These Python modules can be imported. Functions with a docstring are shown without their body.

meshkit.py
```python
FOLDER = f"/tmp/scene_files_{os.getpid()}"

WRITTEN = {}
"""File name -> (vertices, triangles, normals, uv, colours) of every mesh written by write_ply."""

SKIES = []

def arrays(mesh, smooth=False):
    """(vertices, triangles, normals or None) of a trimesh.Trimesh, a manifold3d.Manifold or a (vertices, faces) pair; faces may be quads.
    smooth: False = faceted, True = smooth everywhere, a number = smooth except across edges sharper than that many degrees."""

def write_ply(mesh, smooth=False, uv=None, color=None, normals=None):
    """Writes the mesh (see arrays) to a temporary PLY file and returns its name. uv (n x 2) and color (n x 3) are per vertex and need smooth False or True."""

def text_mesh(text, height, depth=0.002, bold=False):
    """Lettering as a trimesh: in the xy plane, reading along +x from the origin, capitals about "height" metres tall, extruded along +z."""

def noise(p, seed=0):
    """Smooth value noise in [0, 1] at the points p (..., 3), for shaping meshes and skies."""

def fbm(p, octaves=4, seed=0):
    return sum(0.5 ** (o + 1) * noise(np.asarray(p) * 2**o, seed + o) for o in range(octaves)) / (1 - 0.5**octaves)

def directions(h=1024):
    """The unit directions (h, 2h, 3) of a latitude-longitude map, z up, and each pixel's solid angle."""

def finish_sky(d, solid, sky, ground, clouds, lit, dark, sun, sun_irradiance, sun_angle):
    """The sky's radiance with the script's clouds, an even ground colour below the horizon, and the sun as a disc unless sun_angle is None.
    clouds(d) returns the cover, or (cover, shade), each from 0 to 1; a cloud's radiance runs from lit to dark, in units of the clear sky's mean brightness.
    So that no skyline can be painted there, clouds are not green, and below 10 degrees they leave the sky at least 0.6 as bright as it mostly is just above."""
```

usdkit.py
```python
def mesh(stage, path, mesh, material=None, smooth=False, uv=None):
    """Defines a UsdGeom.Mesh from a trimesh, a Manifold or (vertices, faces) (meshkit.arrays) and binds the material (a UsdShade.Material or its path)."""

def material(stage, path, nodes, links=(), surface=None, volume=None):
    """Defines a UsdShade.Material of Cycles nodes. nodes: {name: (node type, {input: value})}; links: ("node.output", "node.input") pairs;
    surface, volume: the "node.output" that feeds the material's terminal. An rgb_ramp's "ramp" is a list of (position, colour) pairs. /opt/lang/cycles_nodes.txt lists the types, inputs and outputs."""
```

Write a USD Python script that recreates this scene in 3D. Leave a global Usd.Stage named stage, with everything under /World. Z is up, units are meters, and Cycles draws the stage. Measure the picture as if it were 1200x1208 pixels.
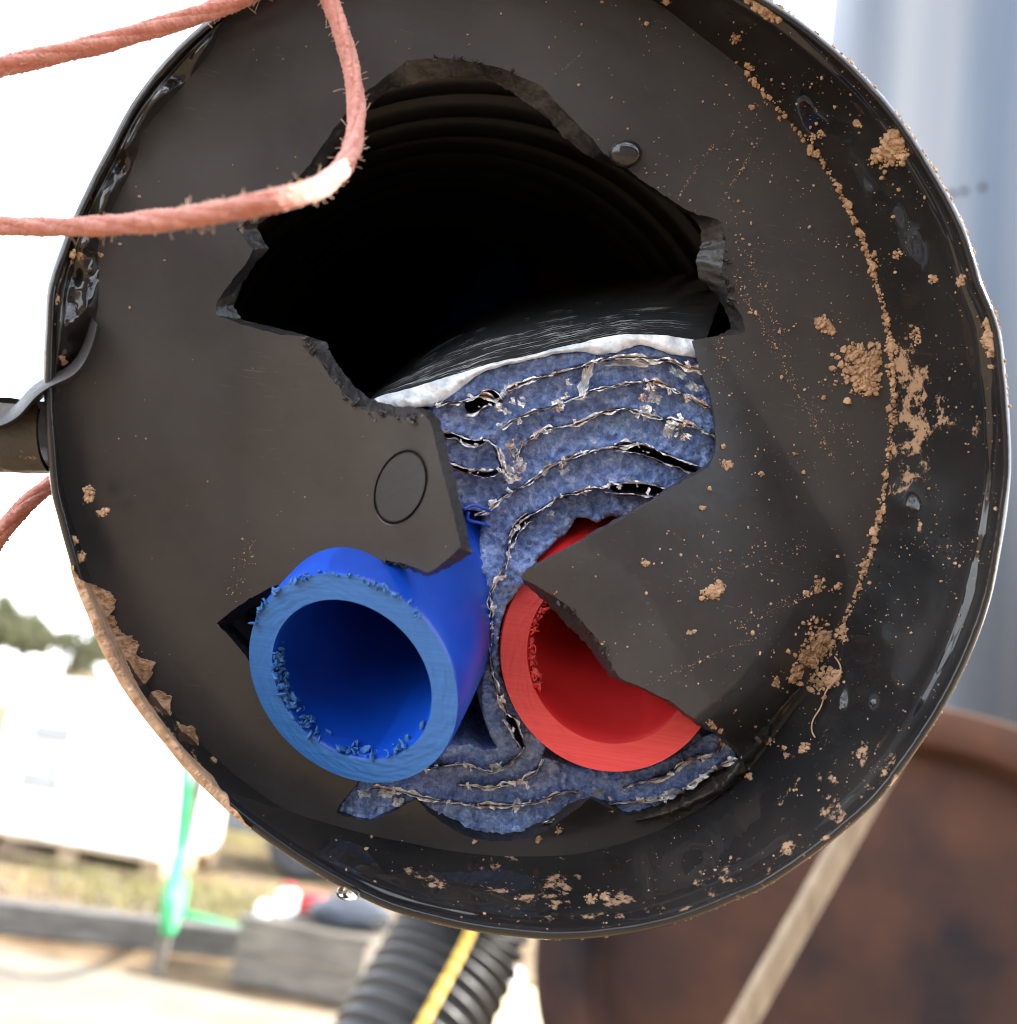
import math, random
import numpy as np, trimesh, manifold3d, shapely
from shapely.geometry import Polygon, LineString, Point
from shapely.ops import unary_union
from scipy.spatial import Delaunay, cKDTree
from scipy.interpolate import CubicSpline, PchipInterpolator
from pxr import Usd, UsdGeom, UsdLux, UsdShade, Gf, Sdf, Vt
import usdkit, meshkit

stage = Usd.Stage.CreateInMemory()
UsdGeom.SetStageUpAxis(stage, UsdGeom.Tokens.z); UsdGeom.SetStageMetersPerUnit(stage, 1.0)
UsdGeom.Xform.Define(stage, '/World'); UsdGeom.Scope.Define(stage, '/World/Looks')
random.seed(5); rng = np.random.default_rng(7)

# ------------------------------------------------------------------ camera, sky, sun, exposure
W0, H0, FPX = 1200.0, 1208.0, 1203.0
CAM = np.array([0.0, 0.0, 1.25]); PITCH = math.radians(13.0); ROLL = math.radians(9.0)
EXPOSURE = 2.0
SUN_AZ = math.radians(80.0); SUN_EL = math.radians(34.0)      # azimuth from straight ahead towards the right
SUN_INT, SKY_STRENGTH = 1.2, 0.11
fwd = np.array([0, math.cos(PITCH), math.sin(PITCH)]); up0 = np.array([0, -math.sin(PITCH), math.cos(PITCH)]); rt0 = np.array([1.0, 0, 0])
R = math.cos(ROLL) * rt0 + math.sin(ROLL) * up0
U = math.cos(ROLL) * up0 - math.sin(ROLL) * rt0
cam = UsdGeom.Camera.Define(stage, '/World/camera')
cam.AddTransformOp().Set(Gf.Matrix4d(*R, 0, *U, 0, *(-fwd), 0, *CAM, 1))
FL = 4.15
cam.CreateFocalLengthAttr(FL); cam.CreateHorizontalApertureAttr(FL * W0 / FPX); cam.CreateVerticalApertureAttr(FL * H0 / FPX)
cam.CreateClippingRangeAttr(Gf.Vec2f(0.01, 2000)); cam.CreateFStopAttr(2.2); cam.CreateFocusDistanceAttr(0.146)
cam.CreateExposureAttr(EXPOSURE)
sun_dir = np.array([math.cos(SUN_EL) * math.sin(SUN_AZ), math.cos(SUN_EL) * math.cos(SUN_AZ), math.sin(SUN_EL)])
sky_mat = usdkit.material(stage, '/World/Looks/sky', {
    'tc': ('texture_coordinate', {}), 'mp': ('mapping', {'scale': (1, 1, 2.2)}),
    'n': ('noise_texture', {'scale': 2.6, 'detail': 7.0, 'roughness': 0.6}),
    'r': ('rgb_ramp', {'ramp': [(0.0, (0, 0, 0)), (0.38, (0.08, 0.08, 0.08)), (0.58, (0.85, 0.85, 0.85)), (1.0, (1, 1, 1))]}),
    's': ('sky_texture', {'sky_type': 'single_scattering', 'sun_disc': False, 'sun_elevation': SUN_EL, 'sun_rotation': SUN_AZ}),
    'm': ('mix', {'mix_type': 'mix', 'color2': (13.0, 13.3, 13.8)}),
    'b': ('background_shader', {'strength': SKY_STRENGTH})},
    [('tc.generated', 'mp.vector'), ('mp.vector', 'n.vector'), ('n.fac', 'r.fac'), ('r.color', 'm.fac'), ('s.color', 'm.color1'), ('m.color', 'b.color')], surface='b.background')
dome = UsdLux.DomeLight.Define(stage, '/World/sky'); dome.CreateIntensityAttr(1.0)
UsdShade.MaterialBindingAPI.Apply(dome.GetPrim()).Bind(sky_mat)
sun = UsdLux.DistantLight.Define(stage, '/World/sun')
sun.CreateIntensityAttr(SUN_INT); sun.CreateNormalizeAttr(True); sun.CreateAngleAttr(0.5); sun.CreateColorAttr(Gf.Vec3f(1.0, 0.94, 0.84))
zz = sun_dir; xx = np.cross([0, 0, 1.0], zz); xx /= np.linalg.norm(xx); yy = np.cross(zz, xx)
sun.AddTransformOp().Set(Gf.Matrix4d(*xx, 0, *yy, 0, *zz, 0, 0, 0, 5, 1))

# ------------------------------------------------------------------ helpers
def P(px, py, d):
    px, py, d = np.broadcast_arrays(np.asarray(px, float), np.asarray(py, float), np.asarray(d, float))
    return CAM + d[..., None] * (fwd + ((px - 600) / FPX)[..., None] * R + ((604 - py) / FPX)[..., None] * U)
def C(v):                                    # camera-axes metres (right, away, up) to world
    v = np.asarray(v, float); return CAM + v[..., 0:1] * R + v[..., 1:2] * fwd + v[..., 2:3] * U
def Cd(v):
    v = np.asarray(v, float); return v[..., 0:1] * R + v[..., 1:2] * fwd + v[..., 2:3] * U
def ray(px, py): return fwd + (px - 600) / FPX * R + (604 - py) / FPX * U
def G(px, py, z=0.0):
    r = ray(px, py); return CAM + r * ((z - CAM[2]) / r[2])
def ATY(px, py, y):                          # point on the pixel's ray at world distance y
    r = ray(px, py); return CAM + r * (y / r[1])
_names = {}
def numbered(parent, name):
    k = (parent, name); n = _names.get(k, -1) + 1; _names[k] = n
    return name if n == 0 else f'{name}_{n:03d}'
def setd(prim, label=None, cat=None, group=None, kind=None):
    for k, v in (('label', label), ('category', cat), ('group', group), ('kind', kind)):
        if v: prim.SetCustomDataByKey(k, v)
    return prim
class Node:
    def __init__(s, prim, origin): s.prim, s.origin = prim, origin
    @property
    def path(s): return str(s.prim.GetPath())
def thing(name, label, cat, loc, group=None, kind=None):
    x = UsdGeom.Xform.Define(stage, '/World/' + numbered('/World', name)); loc = np.asarray(loc, float)
    x.AddTranslateOp().Set(Gf.Vec3d(*map(float, loc))); setd(x.GetPrim(), label, cat, group, kind)
    return Node(x.GetPrim(), loc)
def obj(name, mesh, mat, parent=None, smooth=False, label=None, cat=None, group=None, kind=None):
    """one Mesh prim; mesh in world coordinates"""
    v, f = (mesh if isinstance(mesh, tuple) else (mesh.vertices, mesh.faces))
    v = np.asarray(v, float)
    base = parent.path if parent else '/World'
    org = parent.origin if parent else v.mean(0)
    p = base + '/' + numbered(base, name)
    m = usdkit.mesh(stage, p, trimesh.Trimesh(v - org, np.asarray(f), process=False), mat, smooth=smooth)
    if not parent: m.AddTranslateOp().Set(Gf.Vec3d(*map(float, org)))
    setd(m.GetPrim(), label, cat, group, kind)
    return Node(m.GetPrim(), org)
def cat_(ms):
    vs, fs, o = [], [], 0
    for m in ms:
        v, f = (m if isinstance(m, tuple) else (m.vertices, m.faces))
        vs.append(np.asarray(v)); fs.append(np.asarray(f) + o); o += len(v)
    return np.vstack(vs), np.vstack(fs)
def M(name, nodes, links, surface='p.BSDF'): return usdkit.material(stage, '/World/Looks/' + name, nodes, links, surface=surface)
def grid_faces(n, m, close=False):
    i, j = np.meshgrid(np.arange(n if close else n - 1), np.arange(m - 1), indexing='ij')
    a = i * m + j; b = ((i + 1) % n) * m + j
    q = np.stack([a, b, b + 1, a + 1], -1).reshape(-1, 4)
    return np.vstack([q[:, [0, 1, 2]], q[:, [0, 2, 3]]])
def tube(path, rad, n=12, cap=True):
    path = np.asarray(path, float); L = len(path); rad = np.broadcast_to(rad, (L,))
    t = np.gradient(path, axis=0); t /= np.linalg.norm(t, axis=1, keepdims=True)
    ref = np.array([0, 0, 1.0]) if abs(t[0, 2]) < 0.9 else np.array([1.0, 0, 0])
    u = np.cross(t[0], ref); u /= np.linalg.norm(u); us = []
    for k in range(L):
        u = u - t[k] * (u @ t[k]); u /= np.linalg.norm(u); us.append(u)
    us = np.array(us); vs = np.cross(t, us); a = np.linspace(0, 2 * np.pi, n, endpoint=False)
    v = path[:, None] + rad[:, None, None] * (np.cos(a)[None, :, None] * us[:, None] + np.sin(a)[None, :, None] * vs[:, None])
    v = v.transpose(1, 0, 2).reshape(-1, 3); f = grid_faces(n, L, True)
    if cap:
        o = len(v); v = np.vstack([v, path[:1], path[-1:]]); i = np.arange(n); j = (i + 1) % n
        f = np.vstack([f, np.stack([j * L, i * L, np.full(n, o)], 1), np.stack([i * L + L - 1, j * L + L - 1, np.full(n, o + 1)], 1)])
    return v, f
def box(c, s, ax=None):
    b = trimesh.creation.box(s); bev = b
    v = b.vertices.copy()
    if ax is not None: v = v @ np.asarray(ax)
    return v + np.asarray(c), b.faces
def rbox(c, s, r, ax=None):
    """box with rounded edges: hull of small spheres"""
    sp = trimesh.creation.icosphere(1, r).vertices; h = np.asarray(s) / 2 - r
    pts = np.vstack([sp + h * np.array(k) for k in np.ndindex(2, 2, 2) for k in [np.array(k) * 2 - 1]])
    m = trimesh.convex.convex_hull(pts); v = np.asarray(m.vertices)
    if ax is not None: v = v @ np.asarray(ax)
    return v + np.asarray(c), np.asarray(m.faces)
def spline(pts, step):
    pts = np.asarray(pts, float); d = np.r_[0, np.cumsum(np.linalg.norm(np.diff(pts[:, :3] if pts.shape[1] < 4 else pts[:, :2], axis=0), axis=1))]
    return CubicSpline(d, pts)(np.linspace(0, d[-1], max(2, int(d[-1] / step))))
def resample(pts, step):
    pts = np.asarray(pts, float); d = np.r_[0, np.cumsum(np.linalg.norm(np.diff(pts[:, :2], axis=0), axis=1))]
    s = np.linspace(0, d[-1], max(2, int(round(d[-1] / step)) + 1)); return np.stack([np.interp(s, d, c) for c in pts.T], 1)
def sstep(a, b, x): t = np.clip((x - a) / (b - a), 0, 1); return t * t * (3 - 2 * t)
def n2(px, py, sc, seed=0, oc=3): 
    px = np.asarray(px, float); return meshkit.fbm(np.stack([px / sc, np.asarray(py, float) / sc, np.full(px.shape, seed * 7.31)], -1), oc, seed) - 0.5

# ------------------------------------------------------------------ materials
def plastic(name, col, rough, col2=None, bump=0.05, nscale=900, dirt=0.0, spec=0.5, scratch=0.0):
    nodes = {'g': ('geometry', {}), 'n': ('noise_texture', {'scale': 60.0, 'detail': 6.0}), 'n2': ('noise_texture', {'scale': float(nscale), 'detail': 3.0}),
             'r': ('rgb_ramp', {'ramp': [(0.35, col), (0.7, col2 or tuple(c * 1.5 for c in col))]}),
             'rr': ('map_range', {'from_min': 0.3, 'from_max': 0.7, 'to_min': rough * 0.75, 'to_max': rough * 1.25}),
             'bp': ('bump', {'strength': bump, 'distance': 0.0004}), 'p': ('principled_bsdf', {'specular_ior_level': spec})}
    links = [('g.position', 'n.vector'), ('g.position', 'n2.vector'), ('n.fac', 'r.fac'), ('n.fac', 'rr.value'), ('n2.fac', 'bp.height'), ('bp.normal', 'p.normal')]
    c, r = 'r.color', 'rr.result'
    if scratch:
        nodes.update({'sm': ('mapping', {'scale': (150.0, 900.0, 3600.0), 'rotation': (0.3, 1.0, 0.2)}), 'sn': ('noise_texture', {'scale': 1.0, 'detail': 2.0}),
                      'sr': ('rgb_ramp', {'ramp': [(0.0, (0, 0, 0)), (0.66, (0, 0, 0)), (0.74, (scratch,) * 3), (1, (scratch,) * 3)]}), 'smk': ('noise_texture', {'scale': 45.0, 'detail': 3.0}), 'smr': ('map_range', {'from_min': .48, 'from_max': .62, 'to_min': 0.0, 'to_max': 1.0, 'clamp': True}), 'smm': ('math', {'math_type': 'multiply'}), 'smx': ('mix', {'color2': (0.16, 0.14, 0.125)})})
        links += [('g.position', 'sm.vector'), ('sm.vector', 'sn.vector'), ('sn.fac', 'sr.fac'), ('g.position', 'smk.vector'), ('smk.fac', 'smr.value'), ('sr.color', 'smm.value1'), ('smr.result', 'smm.value2'), ('smm.value', 'smx.fac'), (c, 'smx.color1')]; c = 'smx.color'
    if dirt:
        nodes.update({'dn': ('noise_texture', {'scale': 260.0, 'detail': 8.0, 'roughness': 0.75}), 'dm': ('noise_texture', {'scale': 32.0, 'detail': 2.0}),
                      'dx': ('math', {'math_type': 'multiply'}), 'dr': ('rgb_ramp', {'ramp': [(0.0, (0, 0, 0)), (0.37 - dirt * .05, (0, 0, 0)), (0.40 - dirt * .05, (1, 1, 1)), (1, (1, 1, 1))]}),
                      'dmx': ('mix', {'color2': (0.34, 0.21, 0.125)}), 'drr': ('mix_float', {'b': 0.9})})
        links += [('g.position', 'dn.vector'), ('g.position', 'dm.vector'), ('dn.fac', 'dx.value1'), ('dm.fac', 'dx.value2'), ('dx.value', 'dr.fac'), ('dr.color', 'dmx.fac'), (c, 'dmx.color1'),
                  ('dr.color', 'drr.fac'), (r, 'drr.a')]; c, r = 'dmx.color', 'drr.result'
    return M(name, nodes, links + [(c, 'p.base_color'), (r, 'p.roughness')])
def simple(name, col, rough=0.8, col2=None, scale=8.0, bump=0.3, dist=0.01, metallic=0.0, spec=0.5, ramp=(0.35, 0.65), stretch=(1, 1, 1)):
    return M(name, {'g': ('geometry', {}), 'mp': ('mapping', {'scale': stretch}), 'n': ('noise_texture', {'scale': float(scale), 'detail': 8.0, 'roughness': 0.6}),
                    'r': ('rgb_ramp', {'ramp': [(ramp[0], col), (ramp[1], col2 or col)]}), 'bp': ('bump', {'strength': bump, 'distance': dist}),
                    'p': ('principled_bsdf', {'roughness': rough, 'metallic': metallic, 'specular_ior_level': spec})},
             [('g.position', 'mp.vector'), ('mp.vector', 'n.vector'), ('n.fac', 'r.fac'), ('r.color', 'p.base_color'), ('n.fac', 'bp.height'), ('bp.normal', 'p.normal')])
m_plate = plastic('black_plate_plastic', (0.019, 0.017, 0.017), 0.36, (0.028, 0.025, 0.024), bump=0.06, scratch=0.22)
m_wall = plastic('glossy_black_plastic', (0.006, 0.006, 0.0065), 0.04, (0.015, 0.013, 0.012), bump=0.012, nscale=260, dirt=0.15)
m_mark = plastic('dull_black_plastic', (0.017, 0.017, 0.018), 0.6, bump=0.1)
m_cut = plastic('torn_black_plastic', (0.009, 0.009, 0.010), 0.38, (0.026, 0.023, 0.023), bump=0.3, nscale=1500)
m_bead = plastic('molten_black_plastic', (0.012, 0.011, 0.011), 0.06, bump=0.0)
m_jacket = plastic('corrugated_black_plastic', (0.013, 0.013, 0.014), 0.42, bump=0.05)
m_stripe = plastic('yellow_stripe_plastic', (0.50, 0.33, 0.05), 0.5, bump=0.05)
m_film = plastic('black_wrap_film', (0.010, 0.011, 0.012), 0.12, (0.02, 0.02, 0.02), bump=0.35, nscale=300, scratch=0.4)
m_soil = simple('dry_soil', (0.25, 0.15, 0.09), 0.95, (0.50, 0.33, 0.21), 420, 0.6, 0.0006, spec=0.1, ramp=(0.3, 0.66))
m_tab = plastic('dirty_black_plastic', (0.018, 0.016, 0.015), 0.35, (0.06, 0.045, 0.035), bump=0.5, nscale=500, dirt=1.6)
def pipe_mat(name, col, col2, rough, sc, sss, streak):
    return M(name, {'g': ('geometry', {}), 'mp': ('mapping', {'scale': streak, 'rotation': (0, 0.45, 0)}), 'n': ('noise_texture', {'scale': sc, 'detail': 4.0}),
                    'r': ('rgb_ramp', {'ramp': [(0.35, col), (0.68, col2)]}), 'bp': ('bump', {'strength': 0.02, 'distance': 0.0003}),
                    'p': ('principled_bsdf', {'roughness': rough, 'subsurface_weight': sss, 'subsurface_scale': 0.004, 'subsurface_radius': (1, 1, 1)})},
             [('g.position', 'mp.vector'), ('mp.vector', 'n.vector'), ('n.fac', 'r.fac'), ('r.color', 'p.base_color'), ('n.fac', 'bp.height'), ('bp.normal', 'p.normal')])
m_blue = pipe_mat('blue_pipe_plastic', (0.003, 0.046, 0.37), (0.004, 0.060, 0.45), 0.32, 120.0, 0.0, (1, 1, 1))
m_bluecut = pipe_mat('blue_sawn_plastic', (0.018, 0.105, 0.33), (0.030, 0.135, 0.40), 0.5, 1.0, 0.0, (3, 3, 4200))
m_red = pipe_mat('red_pipe_plastic', (0.50, 0.014, 0.016), (0.56, 0.02, 0.02), 0.4, 120.0, 0.0, (1, 1, 1))
m_redcut = pipe_mat('red_sawn_plastic', (0.50, 0.030, 0.027), (0.58, 0.05, 0.043), 0.5, 1.0, 0.0, (3, 3, 4200))
m_foam = M('blue_grey_foam', {'g': ('geometry', {}), 'v': ('voronoi_texture', {'scale': 1150.0, 'feature': 'f1'}), 'n': ('noise_texture', {'scale': 620.0, 'detail': 8.0, 'roughness': 0.78, 'distortion': 0.6}),
    'nb': ('noise_texture', {'scale': 90.0, 'detail': 3.0}), 'r': ('rgb_ramp', {'ramp': [(0.36, (0.085, 0.155, 0.42)), (0.5, (0.20, 0.335, 0.72)), (0.6, (0.37, 0.52, 0.86)), (0.70, (0.76, 0.83, 0.94))]}),
    'r2': ('rgb_ramp', {'ramp': [(0.4, (1, 1, 1)), (0.62, (1.16, 1.0, 0.95))]}), 'mm': ('mix', {'mix_type': 'multiply', 'fac': 1.0}),
    'ad': ('math', {'math_type': 'add'}), 'bp': ('bump', {'strength': 0.8, 'distance': 0.0008}), 'p': ('principled_bsdf', {'roughness': 0.55, 'sheen_weight': 0.15})},
    [('g.position', 'v.vector'), ('g.position', 'n.vector'), ('g.position', 'nb.vector'), ('n.fac', 'r.fac'), ('nb.fac', 'r2.fac'), ('r.color', 'mm.color1'), ('r2.color', 'mm.color2'),
     ('mm.color', 'p.base_color'), ('v.distance', 'ad.value1'), ('n.fac', 'ad.value2'), ('ad.value', 'bp.height'), ('bp.normal', 'p.normal')])
m_foil = M('crinkled_foil', {'g': ('geometry', {}), 'n': ('noise_texture', {'scale': 420.0, 'detail': 5.0}), 'r': ('rgb_ramp', {'ramp': [(0.33, (0.55, 0.38, 0.31)), (0.44, (0.82, 0.74, 0.71)), (0.54, (0.90, 0.91, 0.93))]}),
    'bp': ('bump', {'strength': 0.9, 'distance': 0.001}), 'p': ('principled_bsdf', {'roughness': 0.3, 'metallic': 0.15})},
    [('g.position', 'n.vector'), ('n.fac', 'r.fac'), ('r.color', 'p.base_color'), ('n.fac', 'bp.height'), ('bp.normal', 'p.normal')])
m_patch = simple('torn_pale_film', (0.20, 0.27, 0.36), 0.35, (0.74, 0.72, 0.72), 420, 0.6, 0.0008)
m_scuff = simple('scuffed_film', (0.10, 0.11, 0.12), 0.3, (0.42, 0.45, 0.48), 300, 0.4, 0.0006)
m_white = simple('white_film', (0.40, 0.45, 0.52), 0.28, (0.80, 0.82, 0.84), 420, 0.6, 0.0008)
def twine_mat(name, col, col2):
    return M(name, {'g': ('geometry', {}), 'n': ('noise_texture', {'scale': 700.0, 'detail': 4.0}), 'r': ('rgb_ramp', {'ramp': [(0.3, col), (0.7, col2)]}),
        'bp': ('bump', {'strength': 0.35, 'distance': 0.0004}), 'd': ('principled_bsdf', {'roughness': 0.75, 'sheen_weight': 0.3}), 't': ('translucent_bsdf', {}), 'm': ('mix_closure', {'fac': 0.35})},
        [('g.position', 'n.vector'), ('n.fac', 'r.fac'), ('r.color', 'd.base_color'), ('r.color', 't.color'), ('n.fac', 'bp.height'), ('bp.normal', 'd.normal'), ('d.BSDF', 'm.closure1'), ('t.BSDF', 'm.closure2')], 'm.closure')
m_twine = twine_mat('pink_twine_fibre', (0.62, 0.25, 0.20), (0.78, 0.38, 0.31))
m_fuzz = twine_mat('pale_twine_fuzz', (0.62, 0.42, 0.30), (0.75, 0.58, 0.42))
m_water = M('water', {'p': ('principled_bsdf', {'roughness': 0.0, 'ior': 1.33, 'transmission_weight': 1.0})}, [])

# ------------------------------------------------------------------ the open end of the jacket: outlines in the end plane
C0 = np.array([600.0, 510.0]); D_RIM = 0.133
rim_pts = [(262,11),(225,41),(195,71),(157,120),(124,180),(94,240),(73,289),(58,334),(54,382),(52,431),(54,500),(58,551),(62,584),(69,612),(81,656),(90,690),(104,724),(116,756),(128,780),(144,808),(166,840),(190,870),(216,902),(259,946),(323,997),(397,1043),(460,1073),(520,1090),(579,1101),(671,1108),(740,1101),(809,1085),(865,1063),(900,1048),(950,1015),(1029,951),(1081,885),(1116,830),(1145,772),(1168,708),(1180,650),(1187,607),(1192,557),(1191,503),(1187,450),(1180,391),(1157,328),(1135,261),(1105,205),(1061,138),(1023,93),(979,52),(941,22),(908,0),(830,-42),(740,-74),(640,-90),(540,-86),(440,-66),(350,-35)]
jun_pts = [(277,11),(244,67),(206,112),(172,150),(158,195),(139,232),(116,290),(117,330),(113,375),(106,405),(82,440),(68,480),(64,540),(69,600),(84,650),(106,690),(118,712),(138,752),(160,800),(188,842),(217,880),(250,910),(296,937),(350,960),(402,976),(500,998),(600,1010),(700,1004),(770,982),(860,930),(935,840),(972,790),(995,740),(1030,640),(1043,580),(1053,500),(1053,450),(1048,390),(1030,320),(1010,265),(985,215),(950,165),(915,125),(880,85),(830,45),(769,0),(690,-30),(600,-48),(500,-50),(400,-40),(320,-15)]
def polar(pts):
    q = np.asarray(pts, float) - C0; a = np.arctan2(q[:, 1], q[:, 0]); r = np.hypot(q[:, 0], q[:, 1]); o = np.argsort(a); a, r = a[o], r[o]
    a3 = np.r_[a - 2 * np.pi, a, a + 2 * np.pi]; return PchipInterpolator(a3, np.r_[r, r, r])
r_rim, r_jun = polar(rim_pts), polar(jun_pts)
def base_depth(px, py): return 0.1432 + (px - 559) / 494 * 0.0065 + (py - 490) / 500 * 0.0055
def plate_depth(px, py):
    px, py = np.asarray(px, float), np.asarray(py, float); d = base_depth(px, py)
    xl = 285 + 0.0 * py; s = np.clip((px - xl) / 265, 0, 1); mL = (1 - sstep(675, 745, py)) * sstep(300, 400, py) * (px < 600)
    d = d - 0.024 * s ** 1.6 * mL
    dist = (px - 850) * -.842 + (py - 400) * .539                       # distance from the fold line of the triangular flap
    s = np.clip(dist / 345, 0, 1.1); s = s * s / (s + .10) * 1.1
    d = d - 0.013 * sstep(330, 430, py) * (1 - np.clip(1 - s, 0, 1) ** 1.9) * (1 - sstep(435, 505, np.hypot(px - 565, py - 490))) * (px > 600)
    # gentle unevenness of the moulded sheet
    return d + 0.0009 * n2(px, py, 160, 3) + 0.00012 * n2(px, py, 18, 5)
def wall_at(px, py):
    """depth of the inner wall at a pixel of the band between plate and rim"""
    q = np.stack([np.asarray(px, float), np.asarray(py, float)], -1) - C0; a = np.arctan2(q[..., 1], q[..., 0]); r = np.hypot(q[..., 0], q[..., 1])
    rj, rr = r_jun(a), r_rim(a) - 10.5; t = np.clip((r - rj) / (rr - rj), 0, 1); j = C0 + rj[..., None] * np.stack([np.cos(a), np.sin(a)], -1)
    return t, plate_depth(j[..., 0], j[..., 1]) * (1 - t) + D_RIM * t
BUMPS = [(985, 826, 15, 1.9), (1021, 826, 12, 1.6), (1063, 594, 17, 1.4), (985, 790, 24, 2.2), (714, 1010, 16, 1.0), (1012, 768, 20, -1.0), (1032, 748, 16, 1.2), (300, 945, 20, .8), (562, 1050, 26, .7), (600, 1032, 18, -.6), (860, 1020, 40, .5), (640, 1060, 30, .4)]
def wall_e(px, py, a, t):
    """dents and bulges of the glossy inner wall, metres towards the viewer"""
    e = 0.0
    for bx, by, br, h in BUMPS: e = e + h * 0.0005 * np.exp(-(((px - bx) ** 2 + (py - by) ** 2) / br ** 2) ** 1.15)
    left = np.exp(-((np.mod(a - math.radians(-152) + np.pi, 2 * np.pi) - np.pi) / 0.55) ** 2); w = 4 * t * (1 - t)
    return e + w * (0.0036 * n2(px, py, 150, 41, 2) + 0.0017 * n2(px, py, 55, 43, 2) + left * 0.0075 * n2(np.asarray(px) * 1.1, py, 38, 47, 2)) + 0.0005 * np.exp(-((t - .84) / .07) ** 2)
def surf_depth(px, py):
    t, dw = wall_at(px, py); a = np.arctan2(py - C0[1], px - C0[0]); return np.where(t > 0, dw - wall_e(px, py, a, t), plate_depth(px, py))

# hole outline, front edge (x, y) and back edge (x, y), clockwise from the top left
HOLE = [(456,90,462,104),(482,71,490,98),(527,68,528,91),(561,73,560,92),(595,81,585,98),(610,88,600,106),(640,101,622,122),(659,124,645,138),(681,146,668,164),(700,165,690,182),(711,180,700,186),(737,197,733,200),(767,219,762,221),(797,239,793,241),(824,254,812,252),(842,257,822,262),(852,262,827,272),(856,283,828,285),(852,317,820,310),(855,335,824,326),(863,357,846,348),(876,372,860,374),(880,393,863,388),(858,396,852,394),(837,398,838,400),(816,402,820,407),
 (821,419,820,421),(828,441,827,442),(837,462,835,463),(843,488,841,488),(845,514,843,514),(843,536,841,538),(837,551,834,548),(826,557,824,554),(789,578,787,575),(767,594,765,592),(720,620,718,617),(692,636,690,634),(660,653,659,651),(640,664,639,662),(622,672,622,671),(615,679,616,680),(617,684,618,688),
 (632,690,632,701),(648,700,646,713),(668,712,660,726),(686,732,674,742),(700,748,690,758),(709,762,698,768),(724,789,711,787),(732,801,720,799),(744,806,742,808),(760,812,758,814),(790,827,788,829),(810,842,807,844),(825,852,822,855),(850,867,848,869),(866,884,863,886),(873,895,868,895),
 (862,906,853,902),(850,915,835,916),(815,940,802,932),(790,952,780,944),(765,960,758,950),(740,962,735,953),(715,951,714,944),(697,942,697,939),(680,955,672,947),(655,973,648,965),(630,987,622,976),(600,993,597,981),(570,992,570,982),(545,985,550,974),(525,972,530,962),(505,958,508,950),(492,942,493,940),(480,949,476,947),(462,959,458,956),(440,969,438,966),(415,966,417,962),(396,959,402,955),(404,945,411,941),(420,927,426,923),
 (430,905,432,900),(400,885,404,880),(350,850,354,846),(310,800,314,797),(285,768,292,763),(268,748,276,748),(256,734,264,742),
 (293,707,300,716),(317,694,322,704),(356,682,360,692),(388,680,392,689),(404,666,408,676),(431,661,432,665),(444,660,444,663),(474,664,475,668),(492,670,493,676),(504,676,506,680),(517,669,528,671),(530,658,543,662),(544,646,557,652),
 (536,612,548,612),(526,572,538,572),(516,532,528,532),(508,497,520,496),(500,488,508,484),(489,492,492,481),(474,495,476,480),(455,489,459,477),(429,484,436,470),(410,469,418,456),(391,447,400,433),(376,425,389,414),(361,400,384,402),
 (356,396,364,396),(331,395,340,390),(292,385,316,384),(255,372,285,377),(254,358,275,362),(273,333,287,332),(292,308,302,309),(299,294,317,294),(290,284,312,285),(279,271,302,268),
 (300,250,318,254),(335,225,348,234),(365,195,376,207),(385,165,396,177),(410,130,420,144),(431,108,440,121)]
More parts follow.
